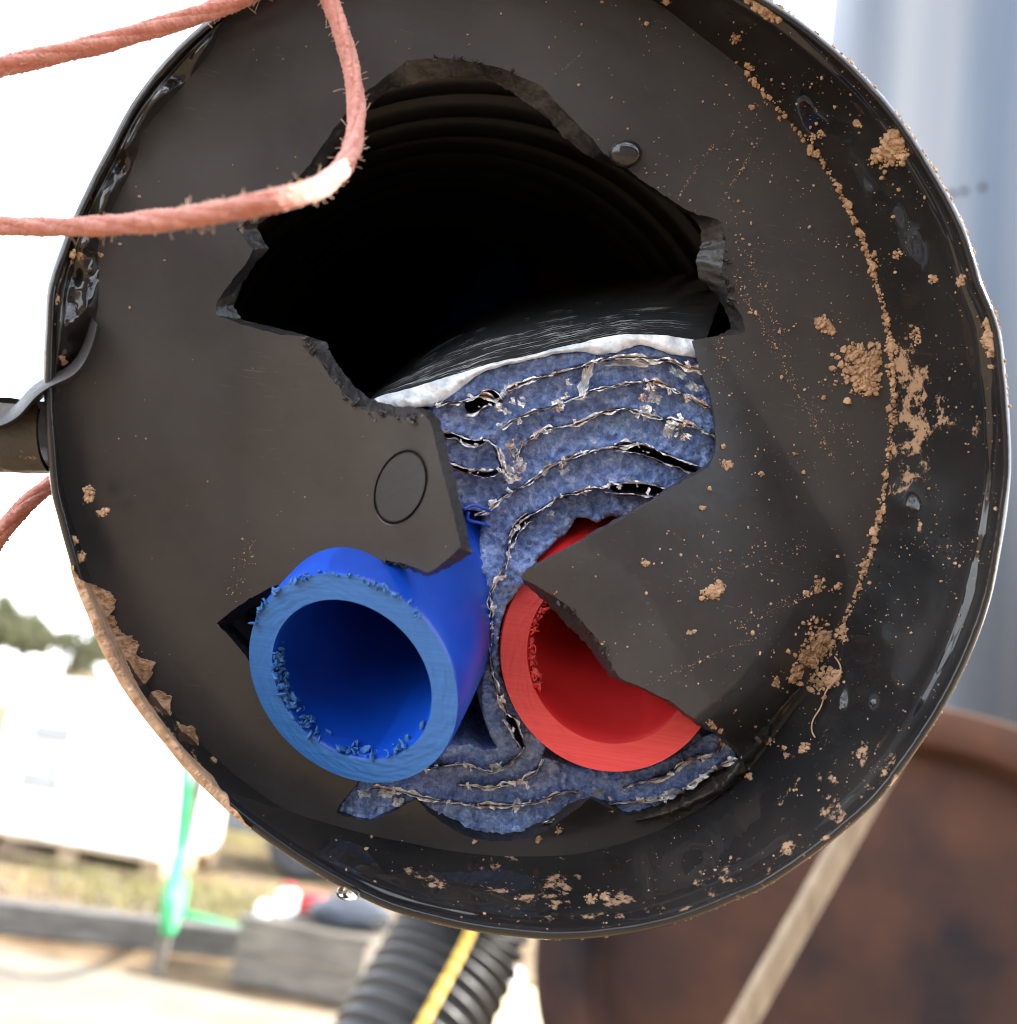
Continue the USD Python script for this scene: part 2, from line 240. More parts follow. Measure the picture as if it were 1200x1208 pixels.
def densify_hole():
    h = np.array(HOLE + HOLE[:1], float); h = resample(h, 3.2)[:-1]
    j = np.c_[n2(h[:, 0], h[:, 1], 9, 11), n2(h[:, 0], h[:, 1], 9, 12)] * 3.0 + rng.normal(0, .35, (len(h), 2))
    j2 = np.c_[n2(h[:, 2], h[:, 3], 8, 13), n2(h[:, 2], h[:, 3], 8, 14)] * 4.0 + rng.normal(0, .5, (len(h), 2))
    h[:, :2] += j; h[:, 2:] += j2; return h
hole = densify_hole()
hole_poly = Polygon(hole[:, :2]).buffer(0)
th = np.linspace(-np.pi, np.pi, 900, endpoint=False)
outer = C0 + (r_jun(th) + 1.5)[:, None] * np.stack([np.cos(th), np.sin(th)], 1)
plate_poly = Polygon(outer).difference(hole_poly)
MARK = np.array([473.0, 575.0])
def mark_uv(px, py):
    a = math.radians(-70); dx, dy = px - MARK[0], py - MARK[1]; u = dx * math.cos(a) + dy * math.sin(a); v = -dx * math.sin(a) + dy * math.cos(a); return u / 44.0, v / 28.5
def inside(poly, p): return shapely.contains_xy(poly, p[:, 0], p[:, 1])
def hexgrid(poly, s, jit=0.2):
    x0, y0, x1, y1 = poly.bounds; xs = np.arange(x0, x1, s); ys = np.arange(y0, y1, s * 0.866)
    g = np.stack(np.meshgrid(xs, ys, indexing='ij'), -1); g[:, 1::2, 0] += s / 2; g = g.reshape(-1, 2) + rng.normal(0, jit * s * .5, (g.shape[0] * g.shape[1], 2))
    return g[inside(poly.buffer(-s * 0.55), g)]
JAX = np.array([-0.11, 0.985, 0.12]); JAX /= np.linalg.norm(JAX)      # jacket axis, camera axes, going away
PLN = np.array([0.16, -0.97, -0.14]); PLN /= np.linalg.norm(PLN)       # plate normal, camera axes, towards the viewer

def make_plate():
    gp = hexgrid(plate_poly, 7.0); mk = np.array([gp[:, 0] - MARK[0], gp[:, 1] - MARK[1]]).T
    gp = gp[np.hypot(*np.array(mark_uv(gp[:, 0], gp[:, 1]))) > 1.25]
    rings = [MARK + np.stack([k * (44 * np.cos(t) * math.cos(math.radians(-70)) - 28.5 * np.sin(t) * math.sin(math.radians(-70))),
                              k * (44 * np.cos(t) * math.sin(math.radians(-70)) + 28.5 * np.sin(t) * math.cos(math.radians(-70)))], 1)
             for k in (0.3, 0.6, .85, .95, 0.975, 1.0, 1.03, 1.06, 1.12) for t in [np.linspace(0, 2 * np.pi, 100, endpoint=False) + k]]
    pts = np.vstack([outer, hole[:, :2], gp] + rings); nb, nh = len(outer), len(hole)
    d = Delaunay(pts); tri = d.simplices; cen = pts[tri].mean(1); tri = tri[inside(plate_poly, cen)]
    a, b, c = pts[tri[:, 0]], pts[tri[:, 1]], pts[tri[:, 2]]
    flip = ((b - a)[:, 0] * (c - a)[:, 1] - (b - a)[:, 1] * (c - a)[:, 0]) > 0; tri[flip] = tri[flip][:, [0, 2, 1]]
    k = np.hypot(*np.array(mark_uv(pts[:, 0], pts[:, 1])))
    dep = plate_depth(pts[:, 0], pts[:, 1]) + 0.0007 * np.exp(-((k - 1.0) / 0.022) ** 2)
    # a sunk crease along the tri-flap's edge and scuffs
    front = P(pts[:, 0], pts[:, 1], dep)
    T = 0.0026
    bp = pts.copy(); bp[nb:nb + nh] = hole[:, 2:]
    back = P(bp[:, 0], bp[:, 1], plate_depth(pts[:, 0], pts[:, 1]) + T)
    n = len(pts)
    E = np.sort(np.vstack([tri[:, [0, 1]], tri[:, [1, 2]], tri[:, [2, 0]]]), 1); _, idx, cnt = np.unique(E, axis=0, return_index=True, return_counts=True)
    full = np.vstack([tri[:, [0, 1]], tri[:, [1, 2]], tri[:, [2, 0]]])[idx[cnt == 1]]
    hb = full[(full >= nb).all(1) & (full < nb + nh).all(1)]
    side = np.vstack([np.stack([hb[:, 1], hb[:, 0], hb[:, 0] + n], 1), np.stack([hb[:, 1], hb[:, 0] + n, hb[:, 1] + n], 1)])
    sheet = (np.vstack([front, back]), np.vstack([tri, tri[:, ::-1] + n]))
    # torn edge as its own strip with rough middle rows
    i = np.arange(nh); rows = []
    for t, dd in ((0, 0), (.22, -.0002), (.5, .0), (.78, .0004), (1, T)):
        q = hole[:, :2] * (1 - t) + hole[:, 2:] * t
        rough = 0.00035 * n2(q[:, 0], q[:, 1], 7, 31 + int(t * 10), 3) * (0 < t < 1) * 2
        q = q + (rng.normal(0, .4, q.shape) if 0 < t < 1 else 0)
        rows.append(P(q[:, 0], q[:, 1], plate_depth(hole[:, 0], hole[:, 1]) + T * t * 0.9 + rough))
    v = np.stack(rows, 1).reshape(-1, 3); f = grid_faces(nh, 5, True)[:, ::-1]
    return sheet, (v, f)

cap_o = P(600, 510, 0.16)[()]
cap = thing('end_cap', 'glossy black plastic pipe end cap with a jagged hole hacked through its face', 'pipe cap', cap_o)
sheet, edge = make_plate()
plate = obj('end_plate', sheet, m_plate, cap, smooth=25)
obj('torn_edge', edge, m_cut, plate, smooth=40)
t_ = np.linspace(0, 2 * np.pi, 72, endpoint=False); ks = np.array([0, .5, .8, .93, .955])
a_ = math.radians(-70); vv = []
for k in ks:
    x = MARK[0] + k * (44 * np.cos(t_) * math.cos(a_) - 28.5 * np.sin(t_) * math.sin(a_)); y = MARK[1] + k * (44 * np.cos(t_) * math.sin(a_) + 28.5 * np.sin(t_) * math.cos(a_))
    vv.append(P(x, y, plate_depth(x, y) - 0.00012 + (0.0006 if k == .955 else 0)))
obj('round_gate_mark', (np.stack(vv, 1).reshape(-1, 3), grid_faces(72, 5, True)), m_mark, plate, smooth=30, label='faint round moulding mark on the pale left flap')

_t = spline(np.array([(750, 968), (790, 957), (825, 942), (858, 920), (882, 893), (905, 862), (925, 836), (944, 812)], float), 2.0)
_w = 9 * np.sin(np.linspace(.25, np.pi - .15, len(_t))) * (1 + 1.6 * n2(_t[:, 0], _t[:, 1], 10, 21)); _n = np.gradient(_t, axis=0); _n = np.stack([_n[:, 1], -_n[:, 0]], 1) / np.linalg.norm(_n, axis=1, keepdims=True); _rows = []
for k, (o, h) in enumerate(((-1.2, -.0008), (-.8, .0008), (-.3, .0019), (.25, .0022), (.7, .0010), (1.2, -.0008))):
    q = _t + _n * (_w * o + 2.5 * n2(_t[:, 0], _t[:, 1], 8, 22 + k))[:, None]; _rows.append(P(q[:, 0], q[:, 1], plate_depth(q[:, 0], q[:, 1]) - h * (1 + 1.2 * n2(_t[:, 0], _t[:, 1], 7, 28 + k))))
obj('torn_strip', (np.stack(_rows, 1).reshape(-1, 3), grid_faces(len(_t), 6)), m_tab, plate, smooth=50, label='dirty torn strip of plastic along the lower right corner')

# rim wall: a fine (angle, height) grid from the plate corner to the lip, over it and back down the outside
def make_wall():
    NA = 1100; a = np.linspace(-np.pi, np.pi, NA, endpoint=False); ca = np.stack([np.cos(a), np.sin(a)], 1)
    rj, rr = r_jun(a), r_rim(a); jp = C0 + rj[:, None] * ca; dj = plate_depth(jp[:, 0], jp[:, 1])
    ts = np.r_[np.linspace(0, .86, 40), np.linspace(.88, .99, 8)]; rows = []
    for t in ts:
        r = rj + (rr - 10.5 - rj) * t; q = C0 + r[:, None] * ca; d = dj * (1 - t) + D_RIM * t
        rows.append(P(q[:, 0], q[:, 1], d - wall_e(q[:, 0], q[:, 1], a, t)))
    lipr = (rng.random(NA) - .5) * 0.5 + 2.2 * n2(np.cos(a) * 600, np.sin(a) * 600, 30, 51)
    for ph in np.radians([20, 50, 80, 110, 140, 165, 180]):                  # the rounded lip
        q = C0 + (rr - 5.0 - 5.8 * math.cos(ph) + lipr * math.sin(ph))[:, None] * ca; rows.append(P(q[:, 0], q[:, 1], D_RIM - .0009 * math.sin(ph)))
    for dd in (.003, .008, .03, .06):
        q = C0 + (rr + .8)[:, None] * ca; rows.append(P(q[:, 0], q[:, 1], D_RIM) + Cd(np.array([[-0.10 * dd, dd, 0.09 * dd]])))
    v = np.stack(rows, 1); n = v.shape[1]; return v.reshape(-1, 3), grid_faces(NA, n, True)
# keep the lip outline at the traced radius
obj('rim_wall', make_wall(), m_wall, cap, smooth=60)
bead = trimesh.creation.icosphere(3, 1.0); bv = bead.vertices * np.array([0.00235, 0.0013, 0.0020])
bc = np.array([(738 - 600) / FPX, 1, (604 - 181) / FPX]) * (plate_depth(738, 181) - 0.0002)
obj('molten_bead', (C(bv + bc), bead.faces), m_bead, cap, smooth=True, label='shiny round blob of melted plastic above the hole')
# dirty tab sticking out to the left
def make_tab():
    n, L = 40, 26; xs = np.linspace(-75, 60, L); ang = np.linspace(math.radians(-232), math.radians(38), n); v = []
    for rad in (1.0, .86):
        for a in ang:
            row = []
            for x in xs:
                cy = 507 + 3 * math.sin(x / 30); rr_ = (52 + 4 * n2(np.array([x]), np.array([a * 40]), 20, 3)[0]) * rad * (0.92 + .0008 * (60 - x))
                d = 0.1385
                c = np.array([(x - 600) / FPX, 1, (604 - cy) / FPX]) * d; r_m = rr_ / FPX * d
                row.append(c + np.array([0, -math.cos(a) * r_m * .8, math.sin(a) * r_m]))
            v.append(row)
    v = C(np.array(v)); f = grid_faces(n, L); return v.reshape(-1, 3), np.vstack([f, f[:, ::-1] + n * L])
obj('side_tab', make_tab(), m_tab, cap, smooth=40, label='dirt-caked black plastic tab sticking out on the left')
_flap = [(-30, 505, .1335), (0, 499, .1325), (20, 488, .132), (38, 468, .1318), (60, 452, .132), (84, 440, .1325), (104, 412, .133), (113, 380, .1338)]
_f = spline(np.array(_flap), 3); _fl = []
for k, (o, dd) in enumerate(((-9, .002), (-2, .0), (3, -.0005), (7, .0015), (10, .007))): _fl.append(P(_f[:, 0] + o * .6, _f[:, 1] + o * .8, _f[:, 2] + dd + .0004 * n2(_f[:, 0], _f[:, 1], 15, k)))
obj('folded_lip', (np.stack(_fl, 1).reshape(-1, 3), grid_faces(len(_f), 5)), m_cut, cap, smooth=60)

# ------------------------------------------------------------------ corrugated jacket, one long run that loops down behind
JS = np.array([(588 - 600) / FPX, 1, (604 - 508) / FPX]) * 0.1478
jpath = np.array([JS, JS + .10 * JAX, JS + .22 * JAX, JS + .34 * JAX + [0, 0, -.01], JS + [-.035, .50, -.03], [-.02, .75, -.10], [-.012, .90, -.22], [-.041, .95, -.384], [-.0845, .885, -.450], [-.19, .74, -.60], [-.33, .60, -.78], [-.50, .45, -.95]])
jp = spline(jpath, 0.0016)
def frames(path):
    t = np.gradient(path, axis=0); t /= np.linalg.norm(t, axis=1, keepdims=True); u = np.cross(t[0], [0, 0, 1.0]); u /= np.linalg.norm(u); us = []
    for k in range(len(path)): u = u - t[k] * (u @ t[k]); u /= np.linalg.norm(u); us.append(u)
    us = np.array(us); return t, us, np.cross(t, us)
jt, ju, jv = frames(jp)
s_ = np.arange(len(jp)) * 0.0016
prof = 0.0590 + 0.0030 * np.tanh(2.2 * np.sin(2 * np.pi * s_ / 0.0145)) ; prof[:5] = 0.0600
NJ = 72; aj = np.linspace(0, 2 * np.pi, NJ, endpoint=False)
def jring(ang, rad): return jp[:, None] + rad[:, :, None] * (np.cos(ang)[None, :, None] * ju[:, None] + np.sin(ang)[None, :, None] * jv[:, None])
jac = thing('corrugated_pipe', 'black corrugated drain pipe with a yellow stripe looping down behind the cap', 'pipe', C(jp[-1]))
v = jring(aj, np.repeat(prof[:, None], NJ, 1)); vi = jring(aj, np.repeat(prof[:, None] - .0018, NJ, 1))
vo = C(v.transpose(1, 0, 2).reshape(-1, 3)); vin = C(vi.transpose(1, 0, 2).reshape(-1, 3)); fj = grid_faces(NJ, len(jp), True)
obj('ribbed_tube', cat_([(vo, fj), (vin, fj[:, ::-1])]), m_jacket, jac, smooth=50)
vis = np.array([-0.06, .93, -.42]); kk = np.argmin(np.linalg.norm(jp - vis, axis=1)); view = -jp[kk] / np.linalg.norm(jp[kk])
A0 = math.atan2(view @ jv[kk], view @ ju[kk]) 
STRIPE_OFF = -0.10
sa = A0 + STRIPE_OFF + np.linspace(-.075, .075, 5)
sr = np.repeat((prof * .12 + .0625 * .88)[:, None] + .0008, 5, 1); sr[:, [0, -1]] -= .0012
k0 = max(0, kk - 130)
vs = jring(sa, sr)[k0:]; obj('yellow_stripe', (C(vs.transpose(1, 0, 2).reshape(-1, 3)), grid_faces(5, len(jp) - k0)), m_stripe, jac, smooth=50)

# ------------------------------------------------------------------ the two water pipes
def water_pipe(name, label, cx, cy, d, ra, rb, tilt_dir, tilt, axis0, axis1, mat, mcut, wall=0.265, seed=0):
    """cut ring: ellipse given by its plane; ra the real radius. tilt_dir: image angle (deg, up positive) along which the ring comes nearer"""
    c = np.array([(cx - 600) / FPX, 1, (604 - cy) / FPX]) * d
    vray = c / np.linalg.norm(c); e1 = np.array([math.cos(math.radians(tilt_dir)), 0, math.sin(math.radians(tilt_dir))]); e1 -= vray * (e1 @ vray); e1 /= np.linalg.norm(e1)
    e2 = np.cross(e1, vray); e2 /= np.linalg.norm(e2)
    u = e1 * math.cos(tilt) - vray * math.sin(tilt); w = e2                # ring plane axes
    ax0, ax1 = np.asarray(axis0, float), np.asarray(axis1, float); ax0 /= np.linalg.norm(ax0); ax1 /= np.linalg.norm(ax1)
    N = 120; t = np.linspace(0, 2 * np.pi, N, endpoint=False)
    ring = lambda k: c + k * (ra * np.cos(t)[:, None] * u + rb * np.sin(t)[:, None] * w)
    steps = np.r_[0, .0006, np.linspace(.003, .22, 40)]; path = np.cumsum(np.vstack([[0, 0, 0]] + [((1 - min(1, s / .06)) * ax0 + min(1, s / .06) * ax1) * ds for s, ds in zip(steps[1:], np.diff(steps))]), 0)
    jag = 0.00012 * rng.normal(0, 1, N)
    rin = 1 - wall
    outr = np.stack([ring(1.0 if i else 0.985) + p for i, p in enumerate(path)], 1); inn = np.stack([ring(rin if i else rin + .02) + p for i, p in enumerate(path)], 1)
    Xf = thing(name, label, 'pipe', C(c + path[-1]))
    L = len(path); fo = grid_faces(N, L, True)
    plug = np.vstack([inn[:, -1], inn[:, -1].mean(0)[None]]); i_ = np.arange(N)
    obj('pipe_wall', cat_([(C(outr).reshape(-1, 3), fo[:, ::-1]), (C(inn).reshape(-1, 3), fo), (C(plug), np.stack([i_, (i_ + 1) % N, np.full(N, N)], 1))]), mat, Xf, smooth=45)
    ks = np.linspace(rin + .02, .985, 14); fv = []
    for k in ks:
        q = ring(k); q = q + ax0 * (0.00005 * rng.normal(0, 1, N))[:, None] * (0 if k in (ks[0], ks[-1]) else 1); fv.append(q)
    cutf = obj('sawn_face', (C(np.stack(fv, 1)).reshape(-1, 3), grid_faces(N, 14, True)), mcut, Xf, smooth=True)
    return Xf, c, u, w, ring, t, ax0, rin
OD = 0.01553
bl, bc_, bu, bw, bring, bt, bax, brin = water_pipe('blue_pipe', 'bright blue plastic water pipe poking out lower left of the hole', 413, 804, 0.1345, OD, OD, 45, math.radians(40), (.28, .80, .42), (.05, .9, .42), m_blue, m_bluecut)
rd, rc_, ru, rw, rring, rt_, rax, rrin = water_pipe('red_pipe', 'red plastic water pipe half hidden behind the torn triangular flap', 722, 772, 0.145, 0.01605, 0.01648, 20, math.radians(-12), (.08, .86, .45), (.02, .9, .42), m_red, m_redcut)
def shaving(c, size, n=9, r=.00016, turns=1.0):
    if rng.random() < .25:
        a0 = rng.uniform(0, 6.28); d = rng.normal(0, 1, 3); d /= np.linalg.norm(d); e = np.cross(d, rng.normal(0, 1, 3)); e /= np.linalg.norm(e); f = np.cross(d, e)
        t = np.linspace(0, 1, n); a = a0 + t * 3.5
        return tube(C(c + size * (np.cos(a)[:, None] * e + np.sin(a)[:, None] * f) * .8 + d * (t * size)[:, None]), r * (1 - .5 * t), 5)
    b = trimesh.creation.icosphere(1, 1.0); q, _ = np.linalg.qr(rng.normal(0, 1, (3, 3)))
    return C((b.vertices * (size * np.array([1.1, .62, .34])) * (1 + .28 * rng.normal(0, 1, (len(b.vertices), 1)))) @ q + c), b.faces
def at_px(p): return 600 + FPX * p[0] / p[1], 604 - FPX * p[2] / p[1]
def scatter_ring(ring_c, u, w, ra, rb, k, ax, keep, n, dmax=.002):
    out = []
    while len(out) < n:
        a = rng.uniform(0, 2 * np.pi); p = ring_c + k * (ra * math.cos(a) * u + rb * math.sin(a) * w); x, y = at_px(p)
        if keep(x, y) > rng.random(): out.append(p + ax * rng.uniform(-.0003, dmax) + rng.normal(0, .00015, 3))
    return out
pts = scatter_ring(bc_, bu, bw, OD, OD, brin - .015, bax, lambda x, y: (1.0 if (x < 362 and y > 770) else 0.18 if y > 850 else 0.0), 110)
obj('saw_burr', cat_([shaving(p, rng.uniform(.0003, .0008)) for p in pts]), m_bluecut, bl, smooth=True, kind='stuff')
pts = scatter_ring(bc_, bu, bw, OD, OD, .985, bax, lambda x, y: (0.9 if (y < 735) else 0.0), 70, .0004)
obj('edge_burr', cat_([shaving(p, rng.uniform(.0002, .0005), r=.00014) for p in pts]), m_bluecut, bl, smooth=True, kind='stuff')
pts = scatter_ring(rc_, ru, rw, .01605, .01648, rrin - .015, rax, lambda x, y: (1.0 if (x < 668 and 715 < y < 812) else 0.0), 75)
obj('saw_burr', cat_([shaving(p, rng.uniform(.0003, .0008)) for p in pts]), m_redcut, rd, smooth=True, kind='stuff')
# ragged plastic burr along the torn edges of the plate
bur = []
for (seg, n, s0_, s1_) in (([(361, 400), (376, 425), (391, 447), (410, 469), (429, 484), (455, 489), (474, 495), (489, 492)], 46, .0003, .0008), ([(852, 262), (856, 283), (852, 317), (863, 357)], 30, .0003, .0008), ([(482, 71), (527, 68), (561, 73), (610, 88)], 26, .0002, .0006), ([(404, 666), (444, 660), (492, 670)], 20, .0002, .0005), ([(648, 700), (686, 732), (709, 762), (724, 789)], 26, .0002, .0006)):
    q = resample(seg, 1.0)
    for k in range(n):
        x, y = q[rng.integers(len(q))] + rng.normal(0, 2.0, 2); c = np.array([(x - 600) / FPX, 1, (604 - y) / FPX]) * (plate_depth(x, y) + rng.uniform(-.0004, .0012)); bur.append(shaving(c, rng.uniform(s0_, s1_), r=.00012))
obj('burr', cat_(bur), m_cut, plate, smooth=False, kind='stuff')
def thread(pts, r=.00022, lab=None, mat=m_blue):
    q = spline(np.array(pts, float), 2.0); v = P(q[:, 0], q[:, 1], q[:, 2]); obj('plastic_shaving', tube(v, r, 7), mat, None, smooth=True, label=lab, cat='plastic shaving')
thread([(548, 601, .135), (558, 596, .136), (572, 600, .137), (578, 603, .138)], lab='short blue plastic thread bridging the dark gap beside the pale flap')
thread([(553, 604, .135), (554, 614, .136), (562, 616, .137), (573, 619, .138), (578, 622, .139)], lab='curled blue plastic thread just below a shorter one, beside the pale flap')
thread([(690, 910, .1455), (702, 905, .1445), (716, 900, .144), (724, 898, .1435), (729, 903, .1435), (728, 911, .144), (718, 914, .1455)], lab='looped blue plastic shaving under the red pipe', mat=m_bluecut)

# ------------------------------------------------------------------ wrapped insulation
FOAM = [(506,481),(530,462),(567,440),(603,428),(640,420),(685,414),(717,417),(740,410),(761,406),(789,416),(815,419),(830,428),(862,470),(872,520),(862,560),(820,600),(760,640),(735,612),(720,608),(704,617),(693,611),(680,611),(668,630),(655,639),(645,650),(634,660),(629,678),(615,692),(598,714),(591,735),(588,760),(591,798),(606,831),(634,868),(645,880),(640,892),(655,897),(675,904),(700,908),(740,911),(775,901),(810,884),(832,868),(850,862),(880,890),(880,905),(840,930),(780,960),(740,972),(697,968),(650,985),(600,985),(560,982),(520,974),(490,965),(450,975),(390,972),(392,950),(415,920),(480,890),(529,878),(556,878),(572,884),(586,881),(579,869),(570,845),(568,815),(571,787),(561,740),(559,695),(564,649),(574,604),(545,600),(528,585),(515,540),(500,500)]
LINES = {  # (points, half width px, dark gap)
 'a': ([(518,478),(540,474),(556,470),(572,466),(586,470),(595,464),(613,453),(634,446),(672,436),(697,429),(732,422),(781,425),(806,431),(840,438)], 1.5),
 'lens': ([(550,480),(562,477),(572,471),(580,468),(586,474)], 8),
 'b': ([(592,505),(609,495),(634,485),(658,478),(697,462),(746,452),(770,450),(795,459),(816,471),(850,482)], 1.3),
 'c': ([(607,543),(616,527),(648,506),(676,501),(718,485),(739,483),(767,490),(788,495),(816,502),(850,522)], 1.6),
 'd': ([(500,508),(525,513),(546,518),(564,523),(572,519)], 2.6),
 'e': ([(515,544),(536,550),(553,555),(574,560),(592,551)], 2.8),
 'seam': ([(570,519),(581,523),(590,545),(609,562)], 1.5),
 'f': ([(560,608),(574,601),(595,586),(620,572),(641,558),(655,548),(683,537),(725,527),(753,525)], 1.8),
 'f2': ([(725,528),(753,529),(781,539),(805,548),(835,562)], 5),
 'g': ([(579,720),(581,695),(592,677),(600,650),(602,639),(613,618),(634,604),(655,590),(690,579),(721,572)], 1.6),
 'g2': ([(603,638),(611,622),(624,610)], 4.5), 'g3': ([(716,573),(735,577),(753,577),(790,584),(820,590)], 6.5),
 'h': ([(579,716),(578,750),(580,790),(588,815),(597,844)], 1.2), 'h2': ([(597,844),(604,852),(610,866),(616,880)], 4.0), 'h3': ([(618,881),(605,898),(597,903),(575,911),(560,905),(532,903),(490,905)], 1.5),
 'k': ([(440,930),(482,937),(500,941),(532,946),(564,950),(601,950),(640,944),(662,935),(685,936)], 1.5), 'l': ([(540,926),(553,927),(581,929),(603,924),(622,918),(640,895)], 1.3),
 'm': ([(735,932),(762,921),(790,912),(812,897),(840,892),(852,870)], 1.4), 'n': ([(640,972),(690,955),(760,945),(785,942),(825,920),(875,895)], 1.4)}
foam_poly = Polygon(FOAM).buffer(0)
def wavy(pts, step=3.0, amp=2.2, seed=0):
    q = spline(np.array(pts, float), step) if len(pts) > 2 else resample(pts, step); q[:, 0] += amp * n2(q[:, 0], q[:, 1], 14, seed); q[:, 1] += amp * n2(q[:, 0], q[:, 1], 11, seed + 1); return q
lines = {k: (wavy(p, seed=i * 3), w) for i, (k, (p, w)) in enumerate(LINES.items())}
cuts = []
for k, (q, w) in lines.items():
    s = np.linspace(0, 1, len(q)); env = np.clip(np.minimum(s, 1 - s) * 6, .35, 1)
    for i in range(len(q) - 1): cuts.append(LineString([q[i], q[i + 1]]).buffer(max(.6, (w if w > 2 else w * .6) * env[i] * (1 + 1.1 * n2(q[i:i+1, 0], q[i:i+1, 1], 9, 77)[0])), 3))
layers = foam_poly.difference(unary_union(cuts))
layers = [g for g in getattr(layers, 'geoms', [layers]) if g.area > 60]
cells = rng.uniform([380, 390], [900, 1000], (9000, 2)); ctree = cKDTree(cells)
def foam_depth(px, py):
    d = base_depth(px, py) + 0.0015
    return d - 0.004 * sstep(620, 700, py) * (1 - sstep(860, 930, py)) * (np.abs(px - 590) < 70)
ins = thing('insulation_wrap', 'roll of blue-grey foam and foil insulation layers packed inside the pipe', 'insulation', P(650, 700, .18))
def foam_piece(poly):
    ring = [np.array(poly.exterior.coords)[:-1]] + [np.array(r.coords)[:-1] for r in poly.interiors]
    bd = []
    for r in ring:
        q = resample(np.vstack([r, r[:1]]), 2.2)[:-1]; q += rng.normal(0, .35, q.shape); bd.append(q)
    bd = np.vstack(bd); gp = hexgrid(poly, 2.6, .35); pts = np.vstack([bd, gp])
    tri = Delaunay(pts).simplices; tri = tri[inside(poly, pts[tri].mean(1))]
    if len(tri) < 4: return None
    a, b, c = pts[tri[:, 0]], pts[tri[:, 1]], pts[tri[:, 2]]; fl = ((b - a)[:, 0] * (c - a)[:, 1] - (b - a)[:, 1] * (c - a)[:, 0]) > 0; tri[fl] = tri[fl][:, [0, 2, 1]]
    bdist = cKDTree(bd).query(pts)[0]; f1, _ = ctree.query(pts); 
    dep = foam_depth(pts[:, 0], pts[:, 1]) + 0.00012 * f1 + 0.0020 * n2(pts[:, 0], pts[:, 1], 26, 61, 5) + 0.0005 * np.exp(-bdist / 2.5) + rng.normal(0, .00010, len(pts))
    dep = dep + poly_off()
    fr = P(pts[:, 0], pts[:, 1], dep); n = len(pts); back = fr + Cd(JAX[None] * 0.028)
    E = np.vstack([tri[:, [0, 1]], tri[:, [1, 2]], tri[:, [2, 0]]]); _, idx, cnt = np.unique(np.sort(E, 1), axis=0, return_index=True, return_counts=True); e = E[idx[cnt == 1]]
    used = np.unique(e); mp = np.full(n, -1); mp[used] = n + np.arange(len(used))
    side = np.vstack([np.stack([e[:, 1], e[:, 0], mp[e[:, 0]]], 1), np.stack([e[:, 1], mp[e[:, 0]], mp[e[:, 1]]], 1)])
    return np.vstack([fr, back[used]]), np.vstack([tri, side])
def poly_off(): return rng.uniform(-.0006, .0006)
for g in sorted(layers, key=lambda g: -g.area):
    m = foam_piece(g)
    if m: obj('foam_layer', m, m_foam, ins, smooth=True)
def foil_sheet(q, w, side, seed):
    t = np.gradient(q, axis=0); t /= np.maximum(np.linalg.norm(t, axis=1, keepdims=True), 1e-6); nrm = np.stack([-t[:, 1], t[:, 0]], 1) * side
    n = len(q); base = q + nrm * (w * .95 + .5 if w > 2 else w * .3)
    cr = np.array([n2(q[:, 0], q[:, 1], 5, seed + k, 2) for k in range(5)])
    fold = np.clip(n2(q[:, 0], q[:, 1], 18, seed + 9, 3) * 18 + .9, -2.0, 6.5)
    d0 = foam_depth(q[:, 0], q[:, 1]); rows = []
    for off, dd, k in ((fold, -.0019, 0), (fold * .5, -.0017, 1), (0, -.0008, 2), (-.2, .002, 3), (-.4, .006, 4), (-.4, .014, 4)):
        b = base + nrm * (off + 2.5 * cr[k])[:, None] if np.ndim(off) else base + nrm * (off + 2.0 * cr[k])[:, None]
        rows.append(P(b[:, 0], b[:, 1], d0 + dd + (0.0022 * cr[(k + 2) % 5] if k < 4 else 0)))
    return np.stack(rows, 1).reshape(-1, 3), grid_faces(n, 6)
for i, (k, (q, w)) in enumerate(lines.items()):
    qq = resample(q, 1.6); obj('foil_layer', cat_([foil_sheet(qq, w, 1, i * 20), foil_sheet(qq, w, -1, i * 20 + 10)]), m_foil, ins, smooth=False)
# loose flakes of torn foil
fl = []
allq = np.vstack([q for q, w in lines.values()])
spots = [(606,540),(602,530),(612,552),(605,560),(668,470),(672,455),(770,462),(762,470),(772,478),(792,505),(800,500),(802,512),(612,470),(595,484)]
for k in range(190):
    c = allq[rng.integers(len(allq))] + rng.normal(0, 2.5, 2) if k > 60 else np.array(spots[k % len(spots)]) + rng.normal(0, 5, 2)
    if not foam_poly.buffer(-3).contains(Point(c)): continue
    n = 4; s = rng.uniform(1.2, 5.0); a = rng.uniform(0, 6.28); g = np.stack(np.meshgrid(np.linspace(-1, 1, n), np.linspace(-.5, .5, n), indexing='ij'), -1).reshape(-1, 2) * s + rng.normal(0, s * .18, (n * n, 2))
    x = c[0] + g[:, 0] * math.cos(a) - g[:, 1] * math.sin(a); y = c[1] + g[:, 0] * math.sin(a) + g[:, 1] * math.cos(a)
    fl.append((P(x, y, foam_depth(x, y) - .0014 + rng.normal(0, .0003, n * n) - .0006 * rng.random()), grid_faces(n, n)))
tf = []
